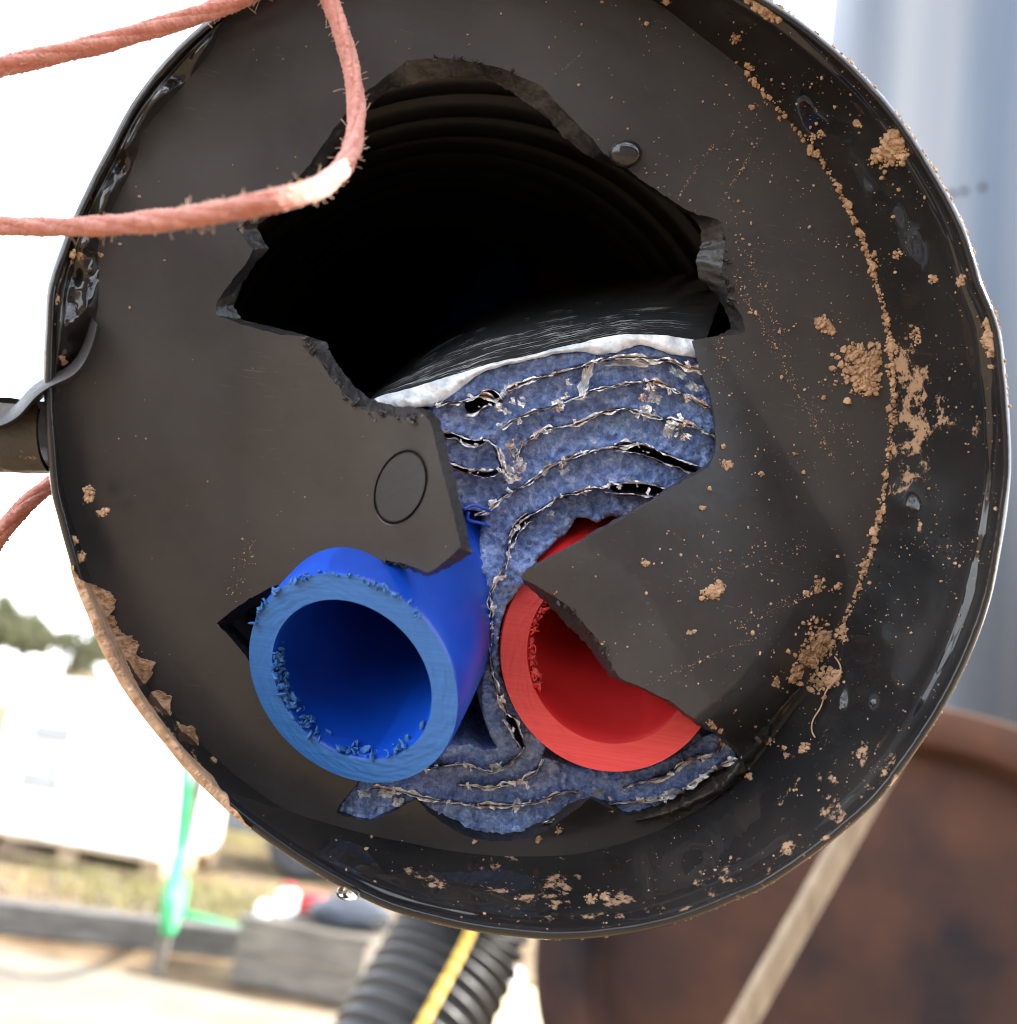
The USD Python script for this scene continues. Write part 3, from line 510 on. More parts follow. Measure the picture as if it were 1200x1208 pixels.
for c, w_, h_, a in [((691, 446), 7, 19, .3), ((688, 462), 6, 10, .1), ((658, 476), 5, 8, .7), ((597, 460), 5, 9, .5), ((773, 470), 9, 7, .3), ((762, 486), 7, 10, -.3), ((790, 507), 6, 13, .25), ((803, 504), 4, 9, .0), ((604, 527), 6, 10, -.4), ((612, 548), 8, 7, .4), ((601, 556), 6, 8, .2), ((644, 553), 4, 11, .3), ((666, 556), 8, 4, -.4), ((650, 606), 5, 4, .2), ((706, 936), 8, 6, .2), ((610, 950), 5, 9, .4), ((470, 946), 8, 6, .1), ((455, 936), 10, 6, .2), ((430, 936), 9, 6, -.2), ((858, 880), 8, 5, .6), ((790, 936), 14, 5, -.45), ((770, 943), 8, 5, -.3), ((585, 905), 9, 6, -.2), ((588, 478), 6, 4, .2), ((745, 428), 30, 5, .05), ((800, 440), 14, 5, .5), ((818, 456), 10, 6, .5)]:
    n = 7; g = np.stack(np.meshgrid(np.linspace(-1, 1, n), np.linspace(-1, 1, n), indexing='ij'), -1).reshape(-1, 2) * (w_ * .8, h_ * .8) * (1 + .35 * rng.normal(0, 1, (n * n, 1)) * .5)
    x = c[0] + g[:, 0] * math.cos(a) - g[:, 1] * math.sin(a); y = c[1] + g[:, 0] * math.sin(a) + g[:, 1] * math.cos(a)
    tf.append((P(x, y, foam_depth(x, y) - .0010 + .0022 * n2(x, y, 5, 66, 2) + .0015 * n2(x, y, 12, 67, 2)), grid_faces(n, n)))
obj('torn_film', cat_(tf), m_patch, ins, smooth=False, kind='stuff')
obj('foil_flakes', cat_(fl), m_foil, ins, smooth=False, kind='stuff')
# white film and the black outer wrap above the foam
WT = [(436,476),(442,471),(475,461),(512,450),(557,436),(585,427),(618,421),(645,413),(674,406),(707,399),(733,394),(772,395),(812,399),(832,404)]
WB = [(440,486),(450,484),(480,482),(506,480),(567,441),(590,433),(618,426),(645,420),(685,415),(717,417),(761,407),(789,417),(812,420),(832,428)]
HZ = [(440,462),(475,431),(510,400),(550,375),(610,352),(655,343),(700,337),(740,331),(775,326),(820,322),(862,319)]
def curve(pts, n): q = spline(np.array(pts, float), 1.0); return np.stack([np.interp(np.linspace(0, 1, n), np.linspace(0, 1, len(q)), c) for c in q.T], 1)
NW = 260; wt, wb, hz = curve(WT, NW), curve(WB, NW), curve(HZ, NW)
wb[:, 1] += 7 * n2(wb[:, 0], wb[:, 0] * 0, 16, 85, 4); wt[:, 1] += 5 * n2(wt[:, 0], wt[:, 0] * 0, 20, 86, 4)
rows = []
for t in np.linspace(0, 1, 9):
    q = wt * (1 - t) + wb * t; rows.append(P(q[:, 0], q[:, 1], foam_depth(q[:, 0], q[:, 1]) - .0010 + .0012 * n2(q[:, 0], q[:, 1], 14, 81, 3) - .0006 * math.sin(math.pi * t)))
bk = P(wb[:, 0], wb[:, 1], foam_depth(wb[:, 0], wb[:, 1]) + .006); rows.append(bk)
obj('white_film', (np.stack(rows, 1).reshape(-1, 3), grid_faces(NW, 10)), m_white, ins, smooth=True, label='white film layer along the top of the roll')
rows = []
d_f = foam_depth(wt[:, 0], wt[:, 1]) - .0007
for t in np.r_[np.linspace(0, 1, 26), 1.08, 1.2]:
    e = 1 - (1 - min(t, 1)) ** 1.6
    q = wt * (1 - e) + hz * e; dd = d_f + .050 * t ** 1.25
    if t > 1: q = q + np.array([0, (t - 1) * 120])
    rows.append(P(q[:, 0], q[:, 1], dd + (.0012 * n2(q[:, 0] * .35, q[:, 1] * 1.5, 14, 83, 3) * (t < 1))))
WRAP = np.stack(rows, 1)
obj('black_wrap', (np.stack(rows, 1).reshape(-1, 3), grid_faces(NW, len(rows))[:, ::-1]), m_film, ins, smooth=True, label='scuffed black film wrapped round the roll')

sc = []
for k in range(170):
    i0 = rng.integers(5, NW - 45); ln = int(abs(rng.normal(0, 22))) + 5; j = min(int(abs(rng.normal(0, 5.5))), 18); i1 = min(NW - 2, i0 + ln)
    f_ = rng.random() + .25 * n2(np.arange(i0, i1) * 1.0, np.full(i1 - i0, k * 9.0), 6, 3)[:, None] * 2; c = WRAP[i0:i1, j] * (1 - f_) + WRAP[i0:i1, j + 1] * f_; wv = (WRAP[i0:i1, j + 1] - WRAP[i0:i1, j]) * rng.uniform(.02, .10); out = -fwd * .0002 + up0 * .00006
    e = np.sin(np.linspace(0, np.pi, len(c)))[:, None] * (.7 + 1.2 * n2(np.arange(len(c)) * 1.0, np.full(len(c), k * 5.0), 4, 6)[:, None])
    c = c + out; sc.append((np.stack([c - wv * e, c + out * .4 * np.abs(e), c + wv * e], 1).reshape(-1, 3), grid_faces(len(c), 3)))
obj('film_scuffs', cat_(sc), m_scuff, ins, smooth=False, kind='stuff')

# ------------------------------------------------------------------ twine
def make_twine(pts, rad, name, label, nfuzz, seed):
    q = spline(np.array(pts, float), 2.0); path = P(q[:, 0], q[:, 1], q[:, 2]); L = len(path)
    s = np.r_[0, np.cumsum(np.linalg.norm(np.diff(path, axis=0), axis=1))]; t = np.gradient(path, axis=0); t /= np.linalg.norm(t, axis=1, keepdims=True)
    u = np.cross(t, fwd); u /= np.linalg.norm(u, axis=1, keepdims=True); w = np.cross(t, u)
    T = thing(name, label, 'twine', path[0])
    rv = rad * (1 + .25 * n2(s * 1e3, s * 0, 9, seed))
    for k in range(4):
        a = 2 * np.pi * (k / 4 + s / 0.034); c = path + (rv * .46)[:, None] * (np.cos(a)[:, None] * u + np.sin(a)[:, None] * w)
        v, f = tube(c, rv * .62, 16); v = v + (rv.mean() * .05) * rng.normal(0, 1, v.shape)
        obj('strand', (v, f), m_twine, T, smooth=True)
    fz = []
    for k in range(nfuzz):
        i = rng.integers(2, L - 2); a = rng.uniform(0, 6.28); d = math.cos(a) * u[i] + math.sin(a) * w[i]; l = rad * rng.uniform(.1, .6) * (2.0 if rng.random() < .06 else 1); tt = np.linspace(0, 1, 4)
        dirn = d + t[i] * rng.normal(0, 1.0) + rng.normal(0, .3, 3)
        p = path[i] + d * rv[i] * .9 + tt[:, None] * l * dirn + (tt ** 2)[:, None] * l * .5 * rng.normal(0, 1, 3); fz.append(tube(p, .00003 + .00002 * rng.random(), 4, False))
    for k in range(nfuzz // 12):
        i = rng.integers(2, L - 2); a = rng.uniform(0, 6.28); d = math.cos(a) * u[i] + math.sin(a) * w[i]
        b = trimesh.creation.icosphere(1, rad * rng.uniform(.06, .18)); fz.append((b.vertices * (1 + .3 * rng.normal(0, 1, (len(b.vertices), 1))) + path[i] + d * rv[i] * 1.0, b.faces))
    obj('fuzz', cat_(fz), m_fuzz, T, smooth=True, kind='stuff')
make_twine([(-60, 96, .128), (0, 79, .128), (100, 56, .128), (200, 28, .129), (280, 0, .130), (335, -22, .130), (372, -24, .130), (392, 8, .130), (408, 55, .129), (419, 108, .127), (420, 150, .124), (409, 190, .118), (383, 217, .110), (340, 233, .104), (280, 246, .104), (200, 259, .110), (100, 267, .117), (0, 266, .122), (-60, 262, .124)],
           .00110, 'twine', 'frayed pink twine looped across the top left of the cap', 900, 5)
make_twine([(-30, 668, .150), (0, 632, .150), (30, 596, .152), (62, 570, .155), (100, 540, .16), (140, 500, .165)], .00125, 'twine', 'short end of pink twine passing behind the left rim', 150, 9)

# ------------------------------------------------------------------ soil stuck to the cap
ICO = trimesh.creation.icosphere(1, 1.0); ICO0 = trimesh.creation.icosphere(0, 1.0)
def lump(px, py, r, lift=.4, hi=True):
    b = ICO if hi else ICO0; s = r * (1 + .35 * rng.normal(0, 1, (len(b.vertices), 1)).clip(-1.5, 1.5) * .6) * rng.uniform(.6, 1.3, 3)
    return P(np.float64(px), np.float64(py), surf_depth(np.float64(px), np.float64(py)) - r * lift) + b.vertices * s, b.faces
def on_cap(px, py): return not hole_poly.buffer(2).contains(Point(px, py)) and np.hypot(px - C0[0], py - C0[1]) < r_rim(math.atan2(py - C0[1], px - C0[0])) - 2
def cluster(cx, cy, sx, sy, n, r0=.0002, r1=.0007, rot=0.0):
    """an uneven crumbly patch: a few sub-clumps, many fine grains, low over the surface"""
    out = []; m = max(2, n // 22); sub = rng.normal(0, .45, (m, 2)); sw = rng.uniform(.12, .38, m)
    for k in range(int(n * 3.4)):
        i = rng.integers(m); g = (sub[i] + rng.normal(0, sw[i], 2)) * (sx, sy); x = cx + g[0] * math.cos(rot) - g[1] * math.sin(rot); y = cy + g[0] * math.sin(rot) + g[1] * math.cos(rot)
        if on_cap(x, y): out.append(lump(x, y, r0 * .3 + min(r1 * .6, rng.exponential(r1 * .22)), .1, False))
    return out
clods = [('crumbly brown soil clod stuck in the right inner corner of the cap', (1028, 428, 24, 30, 240)), ('lumpy soil clod with a dangling root beside the melted holes of the lower right rim', (966, 772, 26, 30, 260)),
         ('rough soil patch on the upper right rim just inside the lip', (1052, 172, 28, 18, 150)), ('soil cake on the right lip level with the top of the foam', (1166, 390, 12, 40, 170)),
         ('long soil smear at the top right edge of the cap', (905, 12, 26, 14, 90)), ('small soil clod on the torn triangular flap', (838, 698, 17, 12, 70)),
         ('small soil clod on the plate above the biggest clod', (978, 385, 11, 13, 45))]
for lab, (x, y, sx, sy, n) in clods:
    rot = {1052: -.9, 905: .5}.get(x, 0.0)
    obj('soil_clod', cat_(cluster(x, y, sx, sy, n, .00025, .00075, rot)), m_soil, None, smooth=False, label=lab, cat='soil clod')
loose = []
for x, y, s, n in [(995,745,10,30),(962,692,8,30),(945,885,9,22),(925,885,8,16),(1030,300,6,20),(1072,110,9,22),(1010,145,8,20),(965,165,8,16),(1078,395,9,20),(1100,325,8,20),(1135,330,8,24),(820,745,7,10),(760,665,6,14),(898,560,6,14),(858,540,9,30),(848,528,6,20),(730,812,7,10),(705,762,6,16),(865,40,8,20),(885,78,6,14),(102,580,9,36),(85,640,8,30),(98,655,8,30),(120,605,6,12),(700,1065,12,40),(1085,620,5,8),(918,800,8,24),(985,690,6,12),(1060,300,6,10),(950,700,6,14),(842,860,9,26),(852,866,7,20),(630,985,8,14),(655,975,7,14),(720,950,8,20),(560,990,8,14),(880,900,14,50),(905,875,10,40),(845,925,12,30),(790,950,12,26),(75,425,10,26),(68,350,10,22),(84,300,10,24),(64,388,7,14),(118,300,5,8)]:
    loose += cluster(x, y, s, s, n, .00012, .00045)
jl = resample(spline(np.array([(880,85),(915,125),(950,165),(985,215),(1010,265),(1030,320),(1048,390),(1053,450),(1052,500),(1043,580),(1030,640),(1010,700),(995,740)], float), 3), 0.8)
for q in jl:
    dens = .50 + 3.2 * n2(q[None, 0], q[None, 1], 34, 91)[0] + (.5 if q[1] > 180 else -.25)
    if rng.random() < dens:
        x, y = q + rng.normal(0, 1.6, 2); loose.append(lump(x, y, .00007 + rng.exponential(.00011)))
# fine specks: dense on the right half of plate and wall, and along the bottom lip
def specks(x, y, r):
    ok = ~shapely.contains_xy(hole_poly.buffer(1.5), x, y) & (np.hypot(x - C0[0], y - C0[1]) < r_rim(np.arctan2(y - C0[1], x - C0[0])) - 3); x, y, r = x[ok], y[ok], r[ok]
    c = P(x, y, surf_depth(x, y) - r * .25); n = len(x); b = ICO0.vertices
    v = c[:, None] + b[None] * r[:, None, None] * rng.uniform(.55, 1.3, (n, 1, 3)) * (1 + .25 * rng.normal(0, 1, (n, len(b), 1)))
    return v.reshape(-1, 3), (ICO0.faces[None] + (np.arange(n) * len(b))[:, None, None]).reshape(-1, 3)
x, y = rng.uniform(60, 1190, 60000), rng.uniform(0, 1105, 60000)
w = .03 + .42 * sstep(620, 900, x) * (1 - .5 * sstep(760, 900, y)) + (y > 985) * (.18 + .75 * np.exp(-((x - 660) / 110) ** 2) * sstep(1010, 1080, y))
w = w * np.clip(.12 + 2.6 * (n2(x, y, 55, 95) + .14), 0, 1.6); ok = rng.random(60000) < w * .5
loose.append(specks(x[ok], y[ok], .000035 + rng.exponential(.00006, ok.sum())))
for (xa, ya, xb, yb, n, sp_) in [(868, 325, 985, 545, 260, 3), (880, 290, 930, 420, 120, 3), (800, 232, 842, 170, 60, 1.2), (850, 240, 905, 150, 70, 1.5), (880, 130, 912, 118, 30, 2), (735, 820, 905, 745, 110, 1.6), (980, 690, 870, 735, 90, 4), (955, 640, 800, 690, 110, 9), (690, 60, 660, 85, 12, 1), (846, 330, 852, 460, 80, 3), (960, 480, 1000, 520, 60, 6), (270, 700, 300, 640, 70, 5), (1075, 640, 1140, 655, 60, 8)]:
    t = rng.random(n); loose.append(specks(xa + (xb - xa) * t + rng.normal(0, sp_, n), ya + (yb - ya) * t + rng.normal(0, sp_, n), .00003 + rng.exponential(.000035, n)))
# lip of crumbs along the bottom edge
for k in range(420):
    a = rng.uniform(math.radians(20), math.radians(112)); r = r_rim(a) - abs(rng.normal(0, 2)); x, y = C0 + r * np.array([math.cos(a), math.sin(a)])
    loose.append(lump(x, y, rng.uniform(.00006, .00022), .3, False))
for k in range(260):
    a = rng.uniform(math.radians(-62), math.radians(-3)); r = r_rim(a) - abs(rng.normal(0, 1.5)); x, y = C0 + r * np.array([math.cos(a), math.sin(a)])
    loose.append(lump(x, y, rng.uniform(.00010, .00034), .2, True))
obj('soil_crumbs', cat_(loose), m_soil, None, smooth=False, label='brown soil crumbs and specks scattered over the black cap', cat='soil', kind='stuff')
# caked soil along the lower left lip
def crust():
    nA, nR = 460, 18; a = np.linspace(math.radians(163), math.radians(123), nA); v = []
    rr, rj = r_rim(a), r_jun(a); prog = np.linspace(0, 1, nA)
    width = (34 + 46 * n2(a * 700, a * 0, 26, 71, 4)) * np.clip(np.minimum(prog * 8, (1 - prog) * 5), .12, 1) * (1 - .3 * sstep(.6, .9, prog))
    for k, t in enumerate(np.linspace(0, 1, nR)):
        r = rr + 1.6 - width * t; x, y = C0[0] + r * np.cos(a), C0[1] + r * np.sin(a)
        lip = sstep(16, 6, rr - r); base = np.minimum(surf_depth(x, y), D_RIM * lip + 1 * (1 - lip))
        thick = (.0013 + .0010 * n2(x, y, 5, 72, 3) + .0012 * n2(x, y, 22, 73)) * min(1, 6 * t + .25) * (1 if t < .97 else -.6)
        v.append(P(x, y, base - thick - .0011 * lip))
    v = np.stack(v, 1); return v.reshape(-1, 3), grid_faces(nA, nR)
obj('soil_crust', crust(), m_soil, None, smooth=False, label='tan crust of dried soil caked along the lower left lip', cat='soil')
rootq = spline(np.array([(985, 775, 0), (988, 800, 0), (975, 815, 0), (968, 835, 0), (960, 848, 0), (958, 862, 0), (962, 870, 0)], float), 2)
obj('root_hair', tube(P(rootq[:, 0], rootq[:, 1], surf_depth(rootq[:, 0], rootq[:, 1]) - .0012), .00012, 6), m_soil, None, smooth=True, label='thin pale root dangling from the soil clod at lower right', cat='root')
drop = trimesh.creation.icosphere(3, 1.0); dv = drop.vertices * np.array([.0017, .0013, .0010])
obj('water_drop', (C(dv + np.array([(412 - 600) / FPX, 1, (604 - 1053) / FPX]) * .1325), drop.faces), m_water, None, smooth=True, label='clear water drop hanging from the bottom lip of the cap', cat='water drop')

# ------------------------------------------------------------------ background: the yard
m_dirt = simple('yard_dirt', (0.10, 0.066, 0.040), 0.95, (0.23, 0.17, 0.105), 3.0, 0.8, 0.03, spec=0.1)
m_slab = simple('pale_concrete', (0.13, 0.11, 0.085), 0.9, (0.22, 0.19, 0.14), 2.0, 0.2, 0.01)
m_timber = simple('grey_timber', (0.085, 0.075, 0.065), 0.85, (0.17, 0.15, 0.125), 14.0, 0.5, 0.01, stretch=(.2, 2, 2))
m_shadow_bar = simple('shadow_bar_timber', (0.07, 0.066, 0.062), 0.85, (0.14, 0.13, 0.12), 14.0, 0.5, 0.01, stretch=(.2, 2, 2))  # darker timber copy, shadow tone put into the colour
m_wood = simple('tan_wood', (0.34, 0.25, 0.16), 0.8, (0.46, 0.35, 0.23), 30.0, 0.4, 0.004, stretch=(3, 3, .4))
m_palegrey = simple('pale_grey_sheet', (0.26, 0.27, 0.27), 0.6, (0.32, 0.33, 0.33), 6.0, 0.2, 0.01)
m_light_block = simple('brown_boards', (0.10, 0.085, 0.075), 0.8, (0.16, 0.135, 0.12), 6.0, 0.3, 0.01, stretch=(6, 6, .4))
m_rust = simple('rusty_steel', (0.016, 0.013, 0.015), 0.85, (0.080, 0.036, 0.022), 3.2, 0.5, 0.01, ramp=(0.36, 0.64), spec=0.15)
m_wrapw = simple('white_shrink_wrap', (0.78, 0.78, 0.76), 0.35, (0.84, 0.84, 0.83), 5.0, 0.5, 0.03)
m_galv = simple('galvanised_steel', (0.075, 0.095, 0.125), 0.36, (0.165, 0.165, 0.165), 3.5, 0.05, 0.004, metallic=1.0, stretch=(1.2, 1.2, .05))
m_greenhose = simple('green_hose', (0.02, 0.30, 0.10), 0.4, (0.04, 0.42, 0.18), 20.0, 0.1, 0.002)
m_yellow = simple('sunlit_patch_yellow', (0.52, 0.42, 0.24), 0.7, (0.62, 0.52, 0.32), 9.0, 0.1, 0.002, stretch=(.4, 3, 1))  # pale yellow carries the look of sunlight on the ground
m_stake = simple('stake_wood', (0.17, 0.12, 0.075), 0.8, (0.27, 0.20, 0.13), 40.0, 0.4, 0.003, stretch=(3, 3, .5))
m_dark = simple('dark_rubber', (0.02, 0.022, 0.026), 0.7, (0.04, 0.045, 0.055), 20.0, 0.4, 0.01)
m_greypaint = simple('dull_grey_paint', (0.10, 0.11, 0.12), 0.6, (0.15, 0.16, 0.17), 6.0, 0.2, 0.01)
m_whiteplastic = simple('white_plastic', (0.72, 0.74, 0.76), 0.4, (0.78, 0.79, 0.8), 12.0, 0.1, 0.003)
m_redcloth = simple('red_plastic', (0.42, 0.03, 0.03), 0.5, (0.5, 0.05, 0.05), 12.0, 0.2, 0.003)
m_bag = simple('dark_blue_bag', (0.015, 0.02, 0.03), 0.45, (0.04, 0.05, 0.07), 9.0, 0.6, 0.02)
m_grass = simple('dry_grass', (0.17, 0.155, 0.055), 0.8, (0.30, 0.26, 0.12), 5.0, 0.1, 0.01)
m_bark = simple('pale_bark', (0.26, 0.23, 0.19), 0.9, (0.36, 0.33, 0.28), 5.0, 0.4, 0.03)
m_leaf = M('tree_leaf', {'o': ('object_info', {}), 'g': ('geometry', {}), 'n': ('noise_texture', {'scale': 0.8, 'detail': 3.0}), 'r': ('rgb_ramp', {'ramp': [(0.3, (0.11, 0.12, 0.07)), (0.7, (0.15, 0.155, 0.095))]}),
    'd': ('diffuse_bsdf', {}), 't': ('translucent_bsdf', {}), 'm': ('mix_closure', {'fac': 0.4})}, [('g.position', 'n.vector'), ('n.fac', 'r.fac'), ('r.color', 'd.color'), ('r.color', 't.color'), ('d.BSDF', 'm.closure1'), ('t.BSDF', 'm.closure2')], 'm.closure')
# ground: one sheet, finer near the camera, with a rise of land far off
gx = np.r_[-900, -400, -150, -60, np.linspace(-25, 25, 60), 60, 150, 400, 900]; gy = np.r_[-900, -300, -80, -20, np.linspace(-6, 24, 60), 40, 60, 90, 150, 400, 900]
XX, YY = np.meshgrid(gx, gy, indexing='ij'); ZZ = (.05 * meshkit.fbm(np.stack([XX * .7, YY * .7, XX * 0], -1), 4, 3) - .025) * (np.hypot(XX, YY) < 40) - .03
ZZ = ZZ + np.clip((YY - 40) / 110, 0, 1) * 3.0
gv = np.stack([XX, YY, ZZ], -1).reshape(-1, 3)
obj('ground', (gv, grid_faces(len(gx), len(gy))), m_dirt, None, smooth=True, kind='structure', label='bare brown dirt yard')
hv = np.array([rt0, [0, 1, 0], [0, 0, 1]])
# pale pavement nearest the camera, lower left
sl = [G(-500, 1085), G(-60, 1108), G(330, 1192), G(600, 1230), G(640, 1330), G(-500, 1500)]; sp = Polygon([(p[0], p[1]) for p in sl]).buffer(0)
sm = trimesh.creation.extrude_polygon(sp, .05, engine='earcut'); sm.apply_translation([0, 0, -.035])
obj('pavement', sm, m_slab, None, kind='structure', label='pale sunlit concrete strip in the yard')
# dark strip along its far edge, standing in for a cast shadow streak
def shadow_bar(name, label, cat, a, b, w, h, mat, z0=0.0):
    a, b = np.array(a, float), np.array(b, float); d = b - a; L = np.linalg.norm(d[:2]); x = d / np.linalg.norm(d); y = np.cross([0, 0, 1], x); y /= np.linalg.norm(y); z = np.cross(x, y)
    v, f = rbox((0, 0, 0), (np.linalg.norm(d), w, h), min(w, h) * .08, np.array([x, y, z])); v = v + (a + b) / 2 + np.array([0, 0, z0 + h / 2])
    return obj(name, (v, f), mat, None, smooth=30, label=label, cat=cat)
shadow_bar('timber_beam', 'dark grey strip standing in for a shadow streak along the far edge of the pale pavement', 'shadow_bar', G(-420, 1045), G(300, 1128), .14, .15, m_shadow_bar, -.02)
# stones on the dirt
st = []
for k in range(150):
    x, y = rng.uniform(-40, 330), rng.uniform(1035, 1085); g = G(x, y) if k > 40 else G(rng.uniform(590, 720), rng.uniform(1180, 1215)); b = ICO
    st.append((b.vertices * (rng.uniform(.008, .035) * rng.uniform(.6, 1.2, 3)) * (1 + .15 * rng.normal(0, 1, (len(b.vertices), 1))) + g, b.faces))
obj('loose_stones', cat_(st), m_slab, None, label='pale stones strewn on the dirt in front of the white crate', cat='stones', kind='stuff')
# white wrapped crate on a pallet
cA, cB = G(28, 1010), G(168, 1036); cA[2] = cB[2] = 0; ex = (cB - cA) / np.linalg.norm(cB - cA); ex = np.array([ex[0], ex[1] , 0]); ex /= np.linalg.norm(ex); ey = np.array([-ex[1], ex[0], 0]); AX = np.array([ex, ey, [0, 0, 1]])
wd = 1.45; right = cB + ex * .12; cc = right - ex * wd / 2 + ey * .55
pal = thing('pallet', 'pale wooden pallet under the white wrapped crate', 'pallet', cc)
for k in range(5): obj('deck_board', box(cc + ey * (-.5 + .25 * k) + [0, 0, .125], (wd, .16, .022), AX), m_wood, pal)
for sx in (-1, 0, 1):
    for sy in (-1, 0, 1): obj('block', box(cc + ex * sx * (wd / 2 - .08) + ey * sy * .46 + [0, 0, .064], (.15, .12, .099), AX), m_wood, pal)
for sy in (-1, 1): obj('skid_board', box(cc + ey * sy * .46 + [0, 0, .002], (wd, .12, .022), AX), m_wood, pal)
cr = thing('wrapped_crate', 'tall white shrink-wrapped crate standing on a pallet', 'crate', cc + [0, 0, .137])
H = 1.12
b_ = trimesh.creation.box((wd - .06, 1.06, H)); b_ = b_.subdivide().subdivide().subdivide().subdivide(); bv = b_.vertices + .03 * (np.stack([meshkit.fbm(b_.vertices * 4, 3, s) for s in (1, 2, 3)], -1) - .5)
obj('wrap', (bv @ AX + cc + [0, 0, .14 + H / 2], b_.faces), m_wrapw, cr, smooth=30)
for hz_, s in ((.72, .34), (.38, .34)): obj('grey_panel', rbox(cc - ey * .54 - ex * .33 + [0, 0, .14 + hz_], (.30, .02, .12), .008, AX), m_palegrey, cr, smooth=30)
# white rolls standing behind the crate
for k, (px, lab) in enumerate(((12, 'leftmost of three white round bales behind the crate'), (36, 'middle one of three white round bales behind the crate'), (56, 'rightmost of three white round bales behind the crate'))):
    p = ATY(px, 786 + px * .1, 15.0); tb = trimesh.creation.capsule(height=.5, radius=.14 + .02 * k, count=[16, 16]); p[2] = max(p[2], .3)
    b0 = rbox((p[0], p[1], p[2] / 2 - .2), (.5, .5, p[2] - .1), .03)
    obj('white_bale', (tb.vertices * (1 + .06 * rng.normal(0, 1, (len(tb.vertices), 1)) * .4) + [p[0], p[1], p[2] - .2], tb.faces), m_wrapw, None, smooth=True, label=lab, cat='bale')
# dark utility trailer with wheel behind, right of the crate
tp = G(330, 1060); tp[2] = 0; tp = tp + np.array([.1, 1.6, 0])
tr = thing('utility_trailer', 'low dark grey utility trailer standing behind the green hose', 'trailer', tp)
obj('bed', rbox(tp + [-.1, 0, .42], (1.5, .9, .30), .03), m_greypaint, tr, smooth=30)
obj('drawbar', rbox(tp + [-1.2, 0, .36], (.9, .08, .08), .015), m_greypaint, tr, smooth=30)
tor = trimesh.creation.torus(.22, .085, 40, 16); tv = tor.vertices[:, [0, 2, 1]]; wc = tp + [-.15, -.52, .29]; wh = obj('wheel', (tv + wc, tor.faces), m_dark, tr, smooth=True)
cy = trimesh.creation.cylinder(.16, .06, sections=32); obj('rim', (cy.vertices[:, [0, 2, 1]] + wc, cy.faces), m_greypaint, wh, smooth=30)
# wheel on the far side too
obj('wheel', (tv + wc + [0, 1.04, 0], tor.faces), m_dark, tr, smooth=True)
# green hose: coming down, a loop on the ground, off to the right
hp = [ATY(222, 890, 5.0), ATY(216, 960, 5.0), ATY(210, 1010, 5.0), ATY(205, 1035, 4.9)]
zg = .03
lp = [G(212, 1044), G(200, 1056), G(196, 1072), G(206, 1082), G(232, 1090), G(262, 1098), G(296, 1106), G(330, 1110)]
for q in lp: q[2] = zg
hq = spline(np.array(hp + lp), .02); obj('garden_hose', tube(hq, .026, 10), m_greenhose, None, smooth=True, label='green hose hanging down and curling over the dirt', cat='hose')
# a post the hose hangs from
pp = ATY(226, 960, 5.15); beam_b = np.array([pp[0], pp[1], 0]); pst = thing('hose_post', 'thin pale post with a tap that the green hose hangs from', 'post', beam_b)
obj('post', rbox(beam_b + [0, 0, .62], (.05, .05, 1.24), .006), m_timber, pst, smooth=30)
obj('tap', tube(np.array([beam_b + [-.02, -.03, 1.1], beam_b + [-.02, -.12, 1.1], beam_b + [-.02, -.15, 1.05]]), .016, 10), m_galv, pst, smooth=30)
# grey box with dark bag, white and red cans on it
gA = G(292, 1165); gA[2] = 0; gb = gA + np.array([.24, .22, 0]); 
rz = math.radians(-8); AXg = np.array([[math.cos(rz), math.sin(rz), 0], [-math.sin(rz), math.cos(rz), 0], [0, 0, 1]])
bx = thing('wooden_box', 'low grey-beige wooden box in shade left of the striped corrugated pipe', 'box', gb)
for k in range(2): obj('front_board', box(gb + AXg.T @ np.array([0, -.22, 0]) * 0 + (np.array([0.0, -.21, .07 + .135 * k]) @ AXg), (.62, .022, .128), AXg), m_timber, bx)
for sx in (-1, 1):
    for k in range(2): obj('side_board', box(gb + (np.array([sx * .298, .012, .07 + .135 * k]) @ AXg), (.022, .42, .128), AXg), m_timber, bx)
for k in range(4): obj('lid_board', box(gb + (np.array([0, -.165 + .115 * k, .284]) @ AXg), (.66, .108, .022), AXg), m_timber, bx)
sk = trimesh.creation.icosphere(4, 1.0); nv = sk.vertices * (1 + .5 * (meshkit.fbm(sk.vertices * 1.6 + 3, 4, 5) - .5)[:, None]); nv = nv * np.array([.20, .15, .085]); nv[:, 2] = np.maximum(nv[:, 2], -.06)
obj('dark_bag', (nv + gb + np.array([.16, .0, .355]), sk.faces), m_bag, None, smooth=True, label='slumped dark blue-black bag lying on the grey wooden box', cat='bag')
def can(name, label, c, r, h, body, lid):
    T = thing(name, label, 'container', c); pr = np.array([[0, 0], [r, 0], [r, h * .8], [r * .5, h * .93], [r * .5, h], [0, h]]); m = trimesh.creation.revolve(pr, sections=28); obj('body', (m.vertices + c, m.faces), body, T, smooth=30)
    m = trimesh.creation.cylinder(r * .56, h * .14, sections=20); obj('lid', (m.vertices + c + [0, 0, h * 1.06], m.faces), lid, T, smooth=30)
can('plastic_bottle', 'white bottle with a red lid beside the dark bag on the box', gb + np.array([-.17, .02, .296]), .055, .13, m_whiteplastic, m_redcloth)
can('paint_can', 'small pale can at the left end of the grey box', gb + np.array([-.26, -.08, .296]), .04, .06, m_whiteplastic, m_whiteplastic)
rb = rbox(gb + np.array([-.06, .08, .36]), (.14, .1, .1), .03); obj('red_glove', rb, m_redcloth, None, smooth=True, label='red padded glove lying behind the dark bag', cat='glove')
